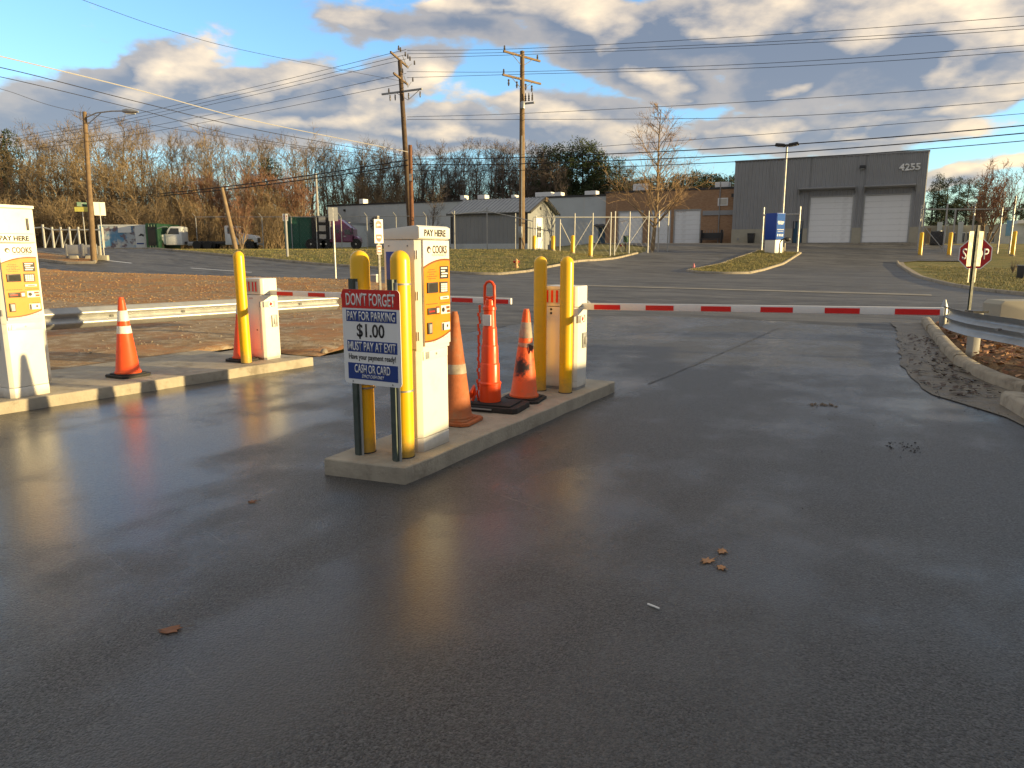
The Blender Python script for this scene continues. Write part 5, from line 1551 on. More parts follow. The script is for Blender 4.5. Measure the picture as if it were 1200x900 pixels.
fence('chain_link_fence', 'braced chain link fence with top rail beside the numbered building at right',
      [(1075, 293, 240, 66), (1079, 293, 238.5, 66), (1105, 293, 239, 65.6), (1115, 293, 246, 65.4), (1137, 292.5, 239, 65), (1169, 292.5, 243, 64.6), (1183, 292, 230, 64.4), (1215, 292, 240, 64), (1260, 292, 238, 63)], .5,
      braces=((1, .55, 2, .05), (3, .05, 2, .8)), r=.07, rv=245.2)
fence('board_fence', 'row of white braced posts behind the barriers under the street light',
      [(u, 291.5, vt, 66) for u, vt in ((30, 265), (53, 263), (63.5, 266), (73.5, 266), (83.5, 266), (94, 266), (108, 266), (122, 266))], .25,
      braces=((1, .1, 2, .85), (2, .1, 3, .85), (3, .1, 4, .85), (4, .1, 5, .85)), r=.10, mesh=False)


def small_bollard(label, u, vb, vt, Y, group):
    b = at(u, vb, Y); b.z = H(b.x, b.y); h = at(u, vt, Y).z - b.z
    t = thing('bollard', label, 'bollard', b, rz=0, group=group)
    MB().lathe([(.16, -.1), (.16, h - .1), (.12, h - .03), (.03, h)], 14).build('bollard_body', M_YEL, t)
    MB().lathe([(.2, -.1), (.2, .02)], 14).build('footing', M_CONC, t)


for lab, u, vt in (('short yellow bollard just before the white shed door', 626, 276), ('short yellow bollard to the right of the shed door', 648, 276), ('short yellow bollard at the first braced gate post', 671, 275.5), ('short yellow bollard at the gate post left of the brick wall', 692, 275.5)):
    small_bollard(lab, u, 293.5, vt, 58.5, 'short yellow bollards along the gate')
for lab, u, vt in (('thick yellow bollard at the corner of the numbered building', 1078.5, 272), ('thick yellow bollard between the building corner and stop sign', 1112.5, 272), ('thick yellow bollard right of the stop sign by the fence', 1187, 270.5)):
    small_bollard(lab, u, 293, vt, 62.5, 'thick yellow bollards along the right fence')


def hydrant(label, u, vb, vt, m):
    b = G(u, vb); h = at(u, vt, b.y).z - b.z
    t = thing('fire_hydrant', label, 'fire hydrant', b, rz=.3, group='fire hydrants on the verge')
    r = .11
    MB().lathe([(r * 1.5, -.1), (r * 1.5, .05), (r, .07), (r, h * .72), (r * 1.25, h * .73), (r * 1.25, h * .78), (r, h * .8), (r * .8, h * .92), (r * .3, h * .96), (r * .3, h)], 14).build('barrel', m, t)
    MB().lathe([(.07, -.2), (.08, -.19), (.08, .19), (.07, .2)], 10, c=(0, 0, h * .62), axis='X').build('hose_cap', M_REDP, t)
    MB().lathe([(.09, -.2), (.09, 0)], 10, c=(0, 0, h * .55), axis='Y').build('pumper_cap', m, t)


hydrant('small tan and red fire hydrant on the grass bank below the shed', 605, 313, 303, mat('tan_hydrant_paint', (.55, .33, .14), .5))
hydrant('pale fire hydrant on the verge beside the dark box on a post', 729, 294, 284, mat('cream_hydrant_paint', (.65, .58, .36), .5))
b = G(733, 294.5); t = thing('post_box', 'dark green box on a post beside the pale hydrant', 'post box', b, rz=RZ)
MB().box((0, 0, 5 * b.y / FPX), (.10, .10, 11 * b.y / FPX)).build('post', M_DARK, t)
MB().box((0, 0, 13.5 * b.y / FPX), (.34, .4, 7 * b.y / FPX)).build('box', M_GREENP, t, bev=.03)
MB().box((0, 0, 17.2 * b.y / FPX), (.40, .46, .05)).build('lid', M_DARK, t)


# ------------------------------------------------------------------ vehicles and containers
def wheel(parent, x, y, r, w=.28, rim=M_GALV):
    tr = MB().lathe([(r * .62, -w / 2), (r * .94, -w / 2), (r, -w / 2 + .04), (r, w / 2 - .04), (r * .94, w / 2), (r * .62, w / 2)], 20, axis='Y').build('wheel', M_RUB, parent)
    tr.location = (x, y, r)
    MB().lathe([(r * .6, -w / 2 + .02), (r * .5, -w / 2 + .05), (r * .2, -w / 2 + .01), (r * .12, -w / 2 - .03)], 16, axis='Y').build('rim', rim, tr)


def work_truck(label, pos, rz, m, sc=1.):
    """conventional cab facing -x with a bare chassis behind"""
    t = thing('truck', label, 'truck', pos, rz=rz, group='white trucks parked behind the fence')
    t.scale = (sc,) * 3
    MB().prism([(-3.25, .75), (-3.25, 1.25), (-3.05, 1.50), (-1.75, 1.68), (-1.75, .55), (-2.0, .55), (-2.1, .95), (-2.3, 1.08), (-2.75, 1.08), (-2.95, .95), (-3.0, .75)], -.95, .95, 'XZ').build('hood', m, t, bev=.07)
    MB().prism([(-1.74, .5), (-1.74, 1.70), (-1.30, 2.42), (-1.1, 2.5), (-.05, 2.5), (0, 2.4), (0, .5)], -1.05, 1.05, 'XZ').build('cab', m, t, bev=.05)
    MB().prism([(-1.72, 1.74), (-1.36, 2.36), (-1.34, 2.35), (-1.70, 1.73)], -.9, .9, 'XZ').build('windshield', M_GLASS, t)
    for s_ in (-1, 1):
        MB().prism([(-1.50, 1.66), (-1.15, 2.30), (-.3, 2.30), (-.3, 1.66)], s_ * 1.045, s_ * 1.058, 'XZ').build('side_window', M_GLASS, t)
        MB().prism([(-1.55, .6), (-1.55, 1.62), (-.22, 1.62), (-.22, .6)], s_ * 1.0485, s_ * 1.062, 'XZ').build('door', m, t, bev=.004)
        MB().box((-1.55, s_ * 1.22, 1.85), (.08, .18, .38)).build('mirror', M_DARK, t, bev=.02)
        MB().box((-3.20, s_ * .72, 1.0), (.14, .30, .18)).build('headlight', M_LAMPG, t, bev=.03)
        wheel(t, -2.52, s_ * .92, .46); wheel(t, 1.9, s_ * .92, .46); wheel(t, 3.0, s_ * .92, .46)
    MB().bb(-3.30, -3.26, -.5, .5, .75, 1.22).build('grille', M_DARK, t)
    MB().bb(-3.42, -3.28, -1.0, 1.0, .45, .70).build('bumper', M_GALVD, t, bev=.03)
    MB().bb(.05, 3.9, -.42, .42, .62, .88).build('chassis', M_DARK, t)
    MB().bb(.5, 1.2, -1.0, -.5, .4, .85).build('fuel_tank', M_GALVD, t, bev=.08)
    return t


def gpos(u, Y, z=None):
    q = at(u, 290, Y); q.z = H(q.x, q.y) if z is None else z; return q


work_truck('white cab truck facing left beside the painted container', gpos(218, 76), R(6), M_TWHITE, sc=.92)
w2 = work_truck('second white truck cab partly behind the leaning pole', gpos(268, 76), R(184), M_TWHITE, sc=.95)


def low_car(label, u, Y, rz, m):
    t = thing('parked_car', label, 'car', gpos(u, Y), rz=rz, group='low dark cars in the yard')
    MB().prism([(-2.2, .3), (-2.2, .75), (-1.2, .88), (1.9, .92), (2.15, .8), (2.2, .3)], -.85, .85, 'XZ').build('body', m, t, bev=.08)
    MB().prism([(-1.15, .87), (-.5, 1.38), (.9, 1.40), (1.6, .91)], -.75, .75, 'XZ').build('cabin', M_GLASS, t, bev=.06)
    MB().prism([(-.45, 1.37), (.85, 1.39), (.8, 1.43), (-.4, 1.42)], -.7, .7, 'XZ').build('roof', m, t, bev=.01)
    for x in (-1.4, 1.35):
        for s_ in (-1, 1): wheel(t, x, s_ * .8, .31, .2)




def container(name, label, u0, u1, vt, Y, m, dep=2.4, ribs=True, extra=None):
    a_, b_ = at(u0, 290, Y), at(u1, 290, Y)
    z = H(a_.x, a_.y); w = b_.x - a_.x; h = at(u0, vt, Y).z - z
    t = thing(name, label, 'container', (a_.x, a_.y, z), rz=0)
    mb = MB()
    if ribs: ribbed(mb, .06, w - .06, .12, h - .1, .02, .28, .035)
    mb.bb(.03, w - .03, .05, dep, .1, h - .05)
    mb.build('wall', m, t, smooth=False)
    fr = MB().bb(0, w, 0, .1, 0, .12).bb(0, w, 0, .1, h - .1, h).bb(0, .1, -.005, .1, .12, h - .1).bb(w - .1, w, -.005, .1, .12, h - .1)
    fr.build('frame', extra or m, t)
    MB().bb(-.01, w + .01, .11, dep + .02, h - .04, h + .02).build('roof', extra or m, t)
    return t, w, h


c1, w, h = container('painted_container', 'shipping container with a blue and white mural beside the street light', 117, 172, 263.5, 75, M_MURAL, extra=M_TWHITE, ribs=False)
MB().bb(w * .78, w - .12, -.012, -.001, .15, h - .12).build('white_panel', M_TWHITE, c1)
MB().prism([(w * .84, 1.35), (w * .90, 1.62), (w * .97, 1.5), (w * .95, 1.28), (w * .92, 1.4)], -.018, -.0125, 'XZ').build('dark_emblem', M_BLACKP, c1)
MB().bb(w * .80, w - .25, -.018, -.0125, .55, .68).build('blue_print_line', M_BLUE, c1)
MB().bb(w * .42, w * .70, -.010, -.001, 1.7, h - .14).build('pale_panel', M_SIGNW, c1)
c2, w, h = container('box_truck', 'dark green boxy truck rear next to the painted container', 172.5, 186, 262, 74, M_GREENP, dep=5)
c2['category'] = 'truck'
MB().bb(.2, w - .2, -.02, -.006, .4, h - .3).build('rear_door', M_BLACK, c2)
MB().tube([(w + .1, -.2, h - .5), (w + .9, -.3, h - .3), (w + 1.2, -.3, h - .35)], .05, 6).build('mirror_arm', M_GALV, c2)
c3, w, h = container('green_container', 'dark green shipping container on a trailer behind the fence', 334, 366, 254.5, 72, M_GREEN, dep=2.5)
for k in range(2): MB().bb(w * (.2 + .4 * k), w * (.2 + .4 * k) + .9, -.03, -.016, .5, h - .3).build('door_panel', M_GREEN, c3)
c4, w, h = container('black_container', 'black trailer box between the green container and purple truck', 366.5, 386, 253, 71.6, M_BLACK, dep=2.5)
for k in range(3): MB().bb(.7, 1.35, -.03, -.016, .9 + .85 * k, 1.45 + .85 * k).build('grey_label', M_GREYP, c4)


def purple_truck():
    q = gpos(386.5, 71); k = q.y / FPX
    t = thing('semi_truck', 'purple semi truck with tall sleeper facing right before the warehouse', 'truck', q, rz=R(0))
    u = lambda px: (px - 386.5) * k
    zz_ = lambda v: at(386, v, q.y).z - q.z
    MB().prism([(0, .7), (0, zz_(256.5)), (u(400), zz_(257)), (u(411), zz_(266.5)), (u(413), zz_(268)), (u(413), .7)], 0, 2.4, 'XZ').build('sleeper_cab', M_PURP, t, bev=.08)
    MB().prism([(u(413.2), .6), (u(413.2), zz_(276)), (u(417), zz_(276.6)), (u(419), zz_(279)), (u(419.5), .6)], .25, 2.15, 'XZ').build('hood', M_PURP, t, bev=.08)
    MB().prism([(u(404), zz_(275)), (u(404), zz_(269)), (u(410), zz_(269)), (u(412.5), zz_(275))], -.02, -.004, 'XZ').build('side_window', M_GLASS, t)
    MB().prism([(u(394.5), zz_(273)), (u(394.5), zz_(269)), (u(398), zz_(269)), (u(398), zz_(273))], -.02, -.004, 'XZ').build('sleeper_window', M_GLASS, t)
    MB().prism([(u(403), .8), (u(403), zz_(275.5)), (u(412.4), zz_(275.5)), (u(412.4), .8)], -.018, -.003, 'XZ').build('door', M_PURP, t)
    MB().bb(u(403), u(406), -.06, -.019, zz_(277.5), zz_(276.3)).build('handle', M_GALV, t)
    MB().box((u(413.6), -.2, zz_(270.5)), (.1, .2, .6)).build('mirror', M_DARK, t, bev=.02)
    MB().bb(u(360), u(386), .3, 2.1, .55, .85).build('chassis', M_DARK, t)
    for x in (u(416.5), u(364.5), u(376), u(382)): wheel(t, x, .25, .52, rim=M_CREAM)
    MB().tube([(u(388), -.05, 1), (u(388), -.05, zz_(255.5))], .08, 8).build('exhaust_stack', M_GALV, t)


purple_truck()


# ------------------------------------------------------------------ background buildings at right
def far_right_buildings():
    t = thing('low_building', 'low beige building with square columns and dark windows behind the stop sign', 'building', (*W(-2, 120), 2.6))
    o = Vector(t.location)
    f = lambda u, v: onl(u, v, 120) - o
    lx = lambda u: WL(*onl(u, 275, 120)[:2])[0] + 2
    zt = onl(1120, 264, 120).z - 2.6
    MB().bb(lx(1078), lx(1170), 0, 12, -1, zt).build('wall', M_BEIGE, t)
    for u in (1100, 1124.5):
        MB().bb(lx(u - 2.8), lx(u + 2.8), -1.2, -.002, -1, zt + .45).build('column', M_WHSE, t)
    for u in (1106, 1118, 1129, 1135, 1158, 1164): 
        wf = MB().bb(lx(u - 2.2), lx(u + 2.2), -.06, -.001, .1, 1.6).build('window', M_WHITE, t)
        MB().bb(lx(u - 1.8), lx(u - .1), -.08, -.061, .2, 1.5).bb(lx(u + .1), lx(u + 1.8), -.08, -.061, .2, 1.5).build('pane', M_GLASS, wf)
    MB().bb(lx(1086), lx(1090), -1.5, -.2, -1, 2.2).build('shrub_panel', M_BARKO, t)
    t2 = thing('low_building', 'distant white and blue building at the right edge behind the fence', 'building', (*W(10, 128), 2.6))
    lx2 = lambda u: WL(*onl(u, 275, 128)[:2])[0] - 10
    MB().bb(lx2(1172), lx2(1215), 0, 10, -1, onl(1190, 262, 128).z - 2.6).build('wall', M_WHSE, t2)
    MB().bb(lx2(1190), lx2(1220), -.6, 10.2, onl(1190, 262, 128).z - 2.6, onl(1190, 258, 128).z - 2.6).build('roof', M_WHITE, t2)
    MB().bb(lx2(1178), lx2(1184), -.1, -.01, 1.2, 3.4).build('blue_panel', mat('pale_blue_paint', (.15, .32, .5), .5), t2)
    b = G(1097, 292); b2 = at(1097, 289, 72)
    ac = thing('air_conditioner', 'dark boxy unit standing behind the right fence', 'equipment', (b2.x, b2.y, H(b2.x, b2.y)), rz=RZ)
    MB().bb(-.6, .6, -.5, .5, 0, 1.3).build('housing', M_DARK, ac, bev=.04)
    MB().lathe([(.4, 1.302), (.4, 1.34)], 18).build('fan_guard', M_GALVD, ac)


far_right_buildings()
b = G(1195, 325)
t = thing('utility_pedestal', 'small dark pedestal in the grass at the right edge', 'pedestal', b)
MB().bb(-.16, .16, -.16, .16, -.1, .62).build('housing', M_DARK, t, bev=.02)
MB().bb(-.19, .19, -.19, .19, .621, .68).build('lid', M_GALVD, t, bev=.01)
b = G(1187, 320)
t = thing('tree_stump', 'low dark shrub stump left of the small pedestal in the grass', 'shrub', b)
mb = MB()
for i in range(40):
    a_ = rnd.uniform(0, 6.28); mb.tube([(0, 0, 0), (math.cos(a_) * .12, math.sin(a_) * .12, .3), (math.cos(a_) * rnd.uniform(.1, .35), math.sin(a_) * rnd.uniform(.1, .35), rnd.uniform(.4, .85))], [.02, .012, .004], 4)
mb.build('branches', M_BARK, t)


# ------------------------------------------------------------------ trees
def bare_tree(seed, H0=10., stems=1, spread=.35, upright=.55, first=.25, nb=16, droop=0., twig=.012, lean=.04, dens=1.0, trunk_r=.16, conic=False):
    """returns (trunk mesh builder, crown mesh builder); height H0"""
    r_ = random.Random(seed); T_, C_ = MB(), MB()
    def rv(k): return Vector((r_.uniform(-k, k), r_.uniform(-k, k), r_.uniform(-k, k)))
    def grow(p, d, L_, r0, n, wander):
        pts, rs = [p.copy()], [r0]
        for i in range(n):
            d = (d + rv(wander) + Vector((0, 0, .10 * upright - droop))).normalized()
            p = p + d * (L_ / n); pts.append(p.copy()); rs.append(max(.006, r0 * (1 - (i + 1) / n * .88)))
        return pts, rs
    def ptat(pts, s_):
        k = s_ * (len(pts) - 1); i = min(len(pts) - 2, int(k)); return pts[i].lerp(pts[i + 1], k - i), (pts[i + 1] - pts[i]).normalized()
    for st in range(stems):
        a_ = 2 * math.pi * (st + r_.random() * .6) / stems
        tilt = 0. if stems == 1 else r_.uniform(.15, .6)
        d = Vector((math.cos(a_) * tilt + r_.uniform(-lean, lean), math.sin(a_) * tilt + r_.uniform(-lean, lean), 1)).normalized()
        L0 = H0 * (1 if stems == 1 else r_.uniform(.72, 1.0))
        tr, trr = grow(Vector((0, 0, -.1)), d, L0, trunk_r / math.sqrt(stems), 8, .07)
        T_.tube(tr, trr, 7 if stems == 1 else 5)
        k1 = int(nb * (1 if stems == 1 else .6))
        for i in range(k1):
            s_ = first + (1 - first) * ((i + r_.random()) / k1) ** (1.25 if conic else 1.0)
            p, td = ptat(tr, min(.985, s_))
            ang = r_.uniform(0, 6.28)
            side = Vector((math.cos(ang), math.sin(ang), 0))
            bd = (td * upright + side * r_.uniform(.6, 1.0) * (1 - .25 * s_)).normalized()
            prof = (1 - s_) * .92 + .15 if conic else math.sin(math.pi * min(1, (.18 + .82 * (1 - s_)))) * .75 + .25
            L1 = H0 * spread * prof * r_.uniform(.7, 1.15)
            b1, r1 = grow(p, bd, L1, max(.02, trunk_r * .42 * (1 - s_ * .75)), 5, .16)
            T_.tube(b1, r1, 4, cap=False)
            for j in range(int(6 * dens)):
                q, qd = ptat(b1, r_.uniform(.2, .98))
                b2, r2 = grow(q, (qd * .8 + rv(.75)).normalized(), L1 * r_.uniform(.28, .55), .017, 3, .2)
                C_.tube(b2, r2, 3, cap=False)
                for k in range(int(5 * dens)):
                    w_, wd = ptat(b2, r_.uniform(.15, 1.))
                    e, er = grow(w_, (wd * .8 + rv(.7)).normalized(), L1 * r_.uniform(.15, .32), twig, 2, .25)
                    # flat two-sided twig ribbons, cheap
                    n_ = (e[-1] - e[0]).cross(rv(1)).normalized() * twig
                    C_.add([e[0] - n_, e[0] + n_, e[1] + n_ * .7, e[1] - n_ * .7, e[2]], [(0, 1, 2, 3), (3, 2, 4)])
                    for h_ in range(2):
                        f0 = e[1].lerp(e[2], r_.random()); f1 = f0 + ((e[2] - e[0]).normalized() * .6 + rv(.6)).normalized() * L1 * r_.uniform(.08, .2)
                        C_.add([f0 - n_ * .7, f0 + n_ * .7, f1], [(0, 1, 2)])
    return T_, C_


def evergreen(seed, H0=10., r=2.4, first=.25, n=26, pine=True):
    r_ = random.Random(seed); T_, C_ = MB(), MB()
    T_.tube([(0, 0, -.1), (r_.uniform(-.1, .1), r_.uniform(-.1, .1), H0 * .5), (0, 0, H0 * .97)], [.2, .13, .03], 7)
    for i in range(n):
        s_ = first + (1 - first) * ((i + r_.random()) / n)
        z = s_ * H0; a_ = r_.uniform(0, 6.28)
        L_ = r * ((1 - s_) ** .6 * .9 + .18) * r_.uniform(.55, 1.15)
        e = Vector((math.cos(a_) * L_, math.sin(a_) * L_, z + L_ * r_.uniform(-.1, .45)))
        b0 = Vector((0, 0, z)); T_.tube([b0, b0.lerp(e, .5) + Vector((0, 0, .05)), e], [.05, .035, .012], 4, cap=False)
        for k in range(5 if pine else 6):
            c = b0.lerp(e, r_.uniform(.4, 1.08)) + Vector((r_.gauss(0, .28), r_.gauss(0, .28), r_.gauss(0, .16)))
            rad = r_.uniform(.30, .62) * (1.05 if pine else 1)
            for q in range(34):
                d = Vector((r_.gauss(0, 1), r_.gauss(0, 1), r_.gauss(0, .75))).normalized()
                p = c + d * rad * r_.uniform(.25, 1.0) * Vector((1, 1, .65)).length / 1.7
                t1 = (d + Vector((r_.uniform(-.6, .6), r_.uniform(-.6, .6), r_.uniform(-.2, .6)))).normalized() * r_.uniform(.10, .24)
                w_ = t1.cross(Vector((r_.uniform(-1, 1), r_.uniform(-1, 1), r_.uniform(-1, 1)))).normalized() * .045
                C_.add([p - w_, p + w_, p + t1], [(0, 1, 2)])
    return T_, C_


PROTO = {}
from collections import defaultdict
PHS = defaultdict(list)
PLANTED = defaultdict(list)


def proto(key, pair, tm, cm):
    hs = sorted(v[2] for v in pair[1].v); PHS[key].append(hs[int(len(hs) * .985)])
    PROTO.setdefault(key, []).append((pair[0].mesh('trunk', tm, smooth=False), pair[1].mesh('crown', cm, smooth=False)))


for s_ in range(3):
    proto('grey', bare_tree(10 + s_, 10, spread=.26, upright=1.0, first=.30, nb=17, trunk_r=.15, twig=.013), M_BARK, M_TWIGG)
    proto('gold', bare_tree(20 + s_, 7, stems=7, spread=.34, upright=1.0, first=.12, nb=14, trunk_r=.20, twig=.013), M_BARKO, M_TWIGO)
for s_ in range(2):
    proto('goldtall', bare_tree(25 + s_, 10, spread=.36, upright=.8, first=.22, nb=20, trunk_r=.15, twig=.014), M_BARKO, M_TWIGO)
    proto('red', bare_tree(30 + s_, 6, stems=8, spread=.30, upright=1.2, first=.2, nb=13, trunk_r=.16, twig=.013, dens=1.1), M_BARKO, M_TWIGR)
    proto('pine', evergreen(40 + s_, 10, r=2.3, first=.28, n=24), M_BARK, M_PINE)
    proto('dark', evergreen(50 + s_, 6, r=2.4, first=.08, n=26, pine=False), M_BARK, M_PINE2)
LAND = [(-140, 40, 'above the left pay station'), (40, 112, 'behind the street light'), (112, 172, 'behind the painted container'), (172, 228, 'behind the white cab truck'),
        (228, 292, 'around the leaning pole'), (292, 340, 'left of the green container'), (340, 425, 'behind the purple truck'), (425, 528, 'above the grey warehouse left of the shed'),
        (528, 625, 'above the shed roof'), (625, 715, 'above the warehouse right of the pale pole'), (715, 860, 'above the brick building'), (860, 1250, 'right of the numbered building')]
DESC = {'grey': ('tall bare grey tree', 'bare_tree'), 'gold': ('sunlit golden bare brush tree', 'bare_tree'), 'goldtall': ('tall sunlit golden bare tree', 'bare_tree'),
        'red': ('bare bushy tree with reddish twig tips', 'bare_tree'), 'pine': ('tall green pine', 'pine_tree'), 'dark': ('dark rounded evergreen', 'evergreen_tree')}


def plant(key, u, vt, Y, wide=1., label=None, i=None, base=None):
    i = rnd.randrange(len(PROTO[key])) if i is None else i
    tm, cm = PROTO[key][i]
    if 366 < u < 860 and Y > 80: Y = max(Y, onl(u, 280, 108).y + (Y - 100) * .3)
    q = gpos(u, Y)
    if base is not None: q.z = base
    h = (at(u, vt, Y).z - q.z) / PHS[key][i]
    d, nm = DESC[key]
    land = next(l for a_, b_, l in LAND if a_ <= u < b_)
    t = thing(nm, label or 'tree', 'tree', q, rz=rnd.uniform(0, 6.28), group=(f'{d}s {land}' if not label else 'single trees and shrubs'))
    if not label: PLANTED[f'{d} {land}'].append((u, Y, t))
    t.scale = (h * wide, h * wide, h)
    link('trunk', tm, t); link('crown', cm, t)
    return t


# left wood: far grey row, middle gold row, front brush
for u, v in ((-40, 150), (-12, 140), (12, 138), (34, 150), (60, 152), (82, 146), (108, 138), (128, 134), (150, 142), (172, 146), (190, 150), (208, 152), (226, 158), (246, 152), (268, 160), (290, 166), (310, 160), (330, 166), (352, 158), (372, 168), (392, 172), (410, 164), (428, 170), (446, 176), (462, 174), (482, 178), (500, 172), (516, 168), (532, 172), (548, 164), (562, 160), (578, 163), (594, 166), (608, 172), (624, 176), (640, 182)):
    plant('grey', u + rnd.uniform(-4, 4), v + rnd.uniform(-5, 5), rnd.uniform(106, 124))
for k_ in range(58):
    u = -60 + k_ * 12.6 + rnd.uniform(-5, 5)
    plant('grey', u, (176 if u < 430 else 192) + rnd.uniform(-14, 12), rnd.uniform(100, 119), wide=1.15)
for u, v in ((-30, 168), (30, 162), (66, 158), (92, 150), (118, 140), (142, 148), (166, 158), (214, 160), (238, 150), (258, 152), (300, 176), (400, 168), (350, 176), (372, 158), (440, 170)):
    plant('goldtall', u + rnd.uniform(-4, 4), v + rnd.uniform(-4, 6), rnd.uniform(93, 103), wide=1.1)
for u, v, w_ in ((-20, 196, 1.5), (18, 205, 1.4), (46, 190, 1.3), (74, 186, 1.3), (100, 190, 1.3), (128, 180, 1.3), (152, 188, 1.35), (178, 198, 1.3), (200, 205, 1.2), (222, 200, 1.2), (286, 208, 1.0), (318, 222, 1.1), (398, 206, 1.2), (420, 216, 1.2), (444, 208, 1.1), (462, 222, 1.1)):
    plant('gold', u, v, rnd.uniform(84, 91), wide=w_)
for u, v, w_ in ((8, 228, 1.2), (34, 234, 1.2), (60, 236, 1.2), (84, 230, 1.2), (148, 232, 1.2), (170, 236, 1.2), (212, 236, 1.1), (240, 238, 1.1), (300, 240, 1.1), (330, 244, 1.1)):
    plant('gold', u, v, rnd.uniform(78, 82), wide=w_ * 1.3)
for u, v, w_ in ((240, 202, 1.0), (262, 212, 1.0), (338, 202, 1.05), (352, 210, 1.0), (300, 196, 1.0)):
    plant('red', u, v, 86 + u % 3, wide=w_)
plant('red', 283, 232, 64.5, 1.0, 'low golden shrub at the foot of the leaning pole')
plant('dark', 322, 190, 104, .8, 'single dark green evergreen above the green container')
plant('dark', 22, 158, 100, .7, 'dark evergreen rising above the left pay station')
plant('dark', 6, 170, 98, .8)
# behind the shed and warehouse
for u, v, w_ in ((470, 222, 1.2), (500, 218, 1.1), (520, 226, 1.2), (440, 226, 1.1), (545, 222, 1.1)):
    plant('goldtall' if u > 490 else 'gold', u, v - 12, 118, wide=w_)
plant('dark', 590, 196, 118, .75, 'olive evergreen above the left part of the shed roof')
plant('dark', 528, 218, 116, 1.3, 'low olive evergreen just left of the shed roof')
plant('dark', 614, 204, 117, .8, 'olive evergreen directly behind the pale utility pole')
for u, v in ((636, 172), (655, 170), (668, 172), (681, 164), (694, 172), (703, 180), (645, 188), (724, 186)):
    plant('pine', u, v, rnd.uniform(112, 122), wide=1.05)
for u, v in ((632, 208), (660, 212), (690, 212), (712, 214), (736, 214), (758, 210), (790, 206), (806, 204), (824, 206), (840, 208), (852, 208)):
    plant('dark', u, v, 118, wide=.9)
for u, v in ((716, 184), (738, 194), (772, 202)):
    plant('grey', u, v, 114, wide=1.2)
for k_ in range(26):
    plant('grey', 425 + k_ * 8.6 + rnd.uniform(-4, 4), rnd.uniform(166, 196), rnd.uniform(108, 130), wide=1.25)
for u, v in ((640, 178), (651, 176), (662, 180), (675, 176), (688, 172), (698, 184), (712, 192), (733, 200), (628, 186)):
    plant('pine', u, v, rnd.uniform(116, 126), wide=1.15)
for u, v in ((646, 216), (674, 214), (700, 216), (724, 212), (747, 212), (770, 208), (798, 208), (815, 206), (832, 208), (846, 210)):
    plant('dark', u, v, 122, wide=1.0)
# single shrub left of the shed, behind the pole
plant('grey', 507, 217, 70, 1.35, 'bare brown shrub tree between the dark pole and the shed')
# right side
for u, v in ((1094, 206), (1104, 210), (1117, 209), (1128, 211), (1140, 214), (1088, 214)):
    plant('pine', u, v, 120, wide=.95)
for u, v in ((1100, 232), (1116, 236), (1134, 238), (1150, 236), (1172, 244), (1192, 240)):
    plant('dark', u, v, 119, wide=1.0)
for u, v in ((1172, 208), (1186, 206), (1200, 208), (1215, 212)):
    plant('grey', u, v, 126, wide=1.2)

UNITS = ['first', 'second', 'third', 'fourth', 'fifth', 'sixth', 'seventh', 'eighth', 'ninth']
ORD = ['leftmost'] + [q_ + ' from left' for q_ in UNITS[1:] + ['tenth', 'eleventh', 'twelfth', 'thirteenth', 'fourteenth', 'fifteenth', 'sixteenth', 'seventeenth', 'eighteenth', 'nineteenth', 'twentieth'] + ['twenty-' + q_ for q_ in UNITS] + ['thirtieth'] + ['thirty-' + q_ for q_ in UNITS] + ['fortieth'] + ['forty-' + q_ for q_ in UNITS]]
for key_, ts in PLANTED.items():
    ts.sort(key=lambda q_: q_[0])
    for n_, (u_, Y_, t_) in enumerate(ts): t_['label'] = key_ if len(ts) == 1 else f'{ORD[n_]} {key_}'

# the big bare street tree in front of the brick doors
tp, tcm = bare_tree(77, 10, spread=.50, upright=.55, first=.17, nb=40, trunk_r=.17, twig=.009, conic=True, dens=1.2)
q = G(764, 294.5); h = (at(762, 124, q.y).z - q.z) / 10.1
t = thing('bare_tree', 'large bare spreading tree in front of the brick garage doors', 'tree', q, rz=1.0)
t.scale = (h * .95, h * .95, h)
tp.build('trunk', M_BARKO, t, smooth=False); tcm.build('crown', mat('tan_twigs', (.36, .235, .12), .9, var=.2, vs=.5), t, smooth=False)
tp, tcm = bare_tree(91, 6, stems=8, spread=.30, upright=1.1, first=.35, nb=14, trunk_r=.22, twig=.013, dens=1.3)
q = gpos(1153, 66); h = (at(1153, 206, 66).z - q.z) / 6.0
t = thing('bare_tree', 'reddish bare multi stem tree above the stop sign', 'tree', q, rz=.4)
t.scale = (h * 1.0, h * 1.0, h)
tp.build('trunk', M_BARKO, t, smooth=False); tcm.build('crown', M_TWIGR, t, smooth=False)


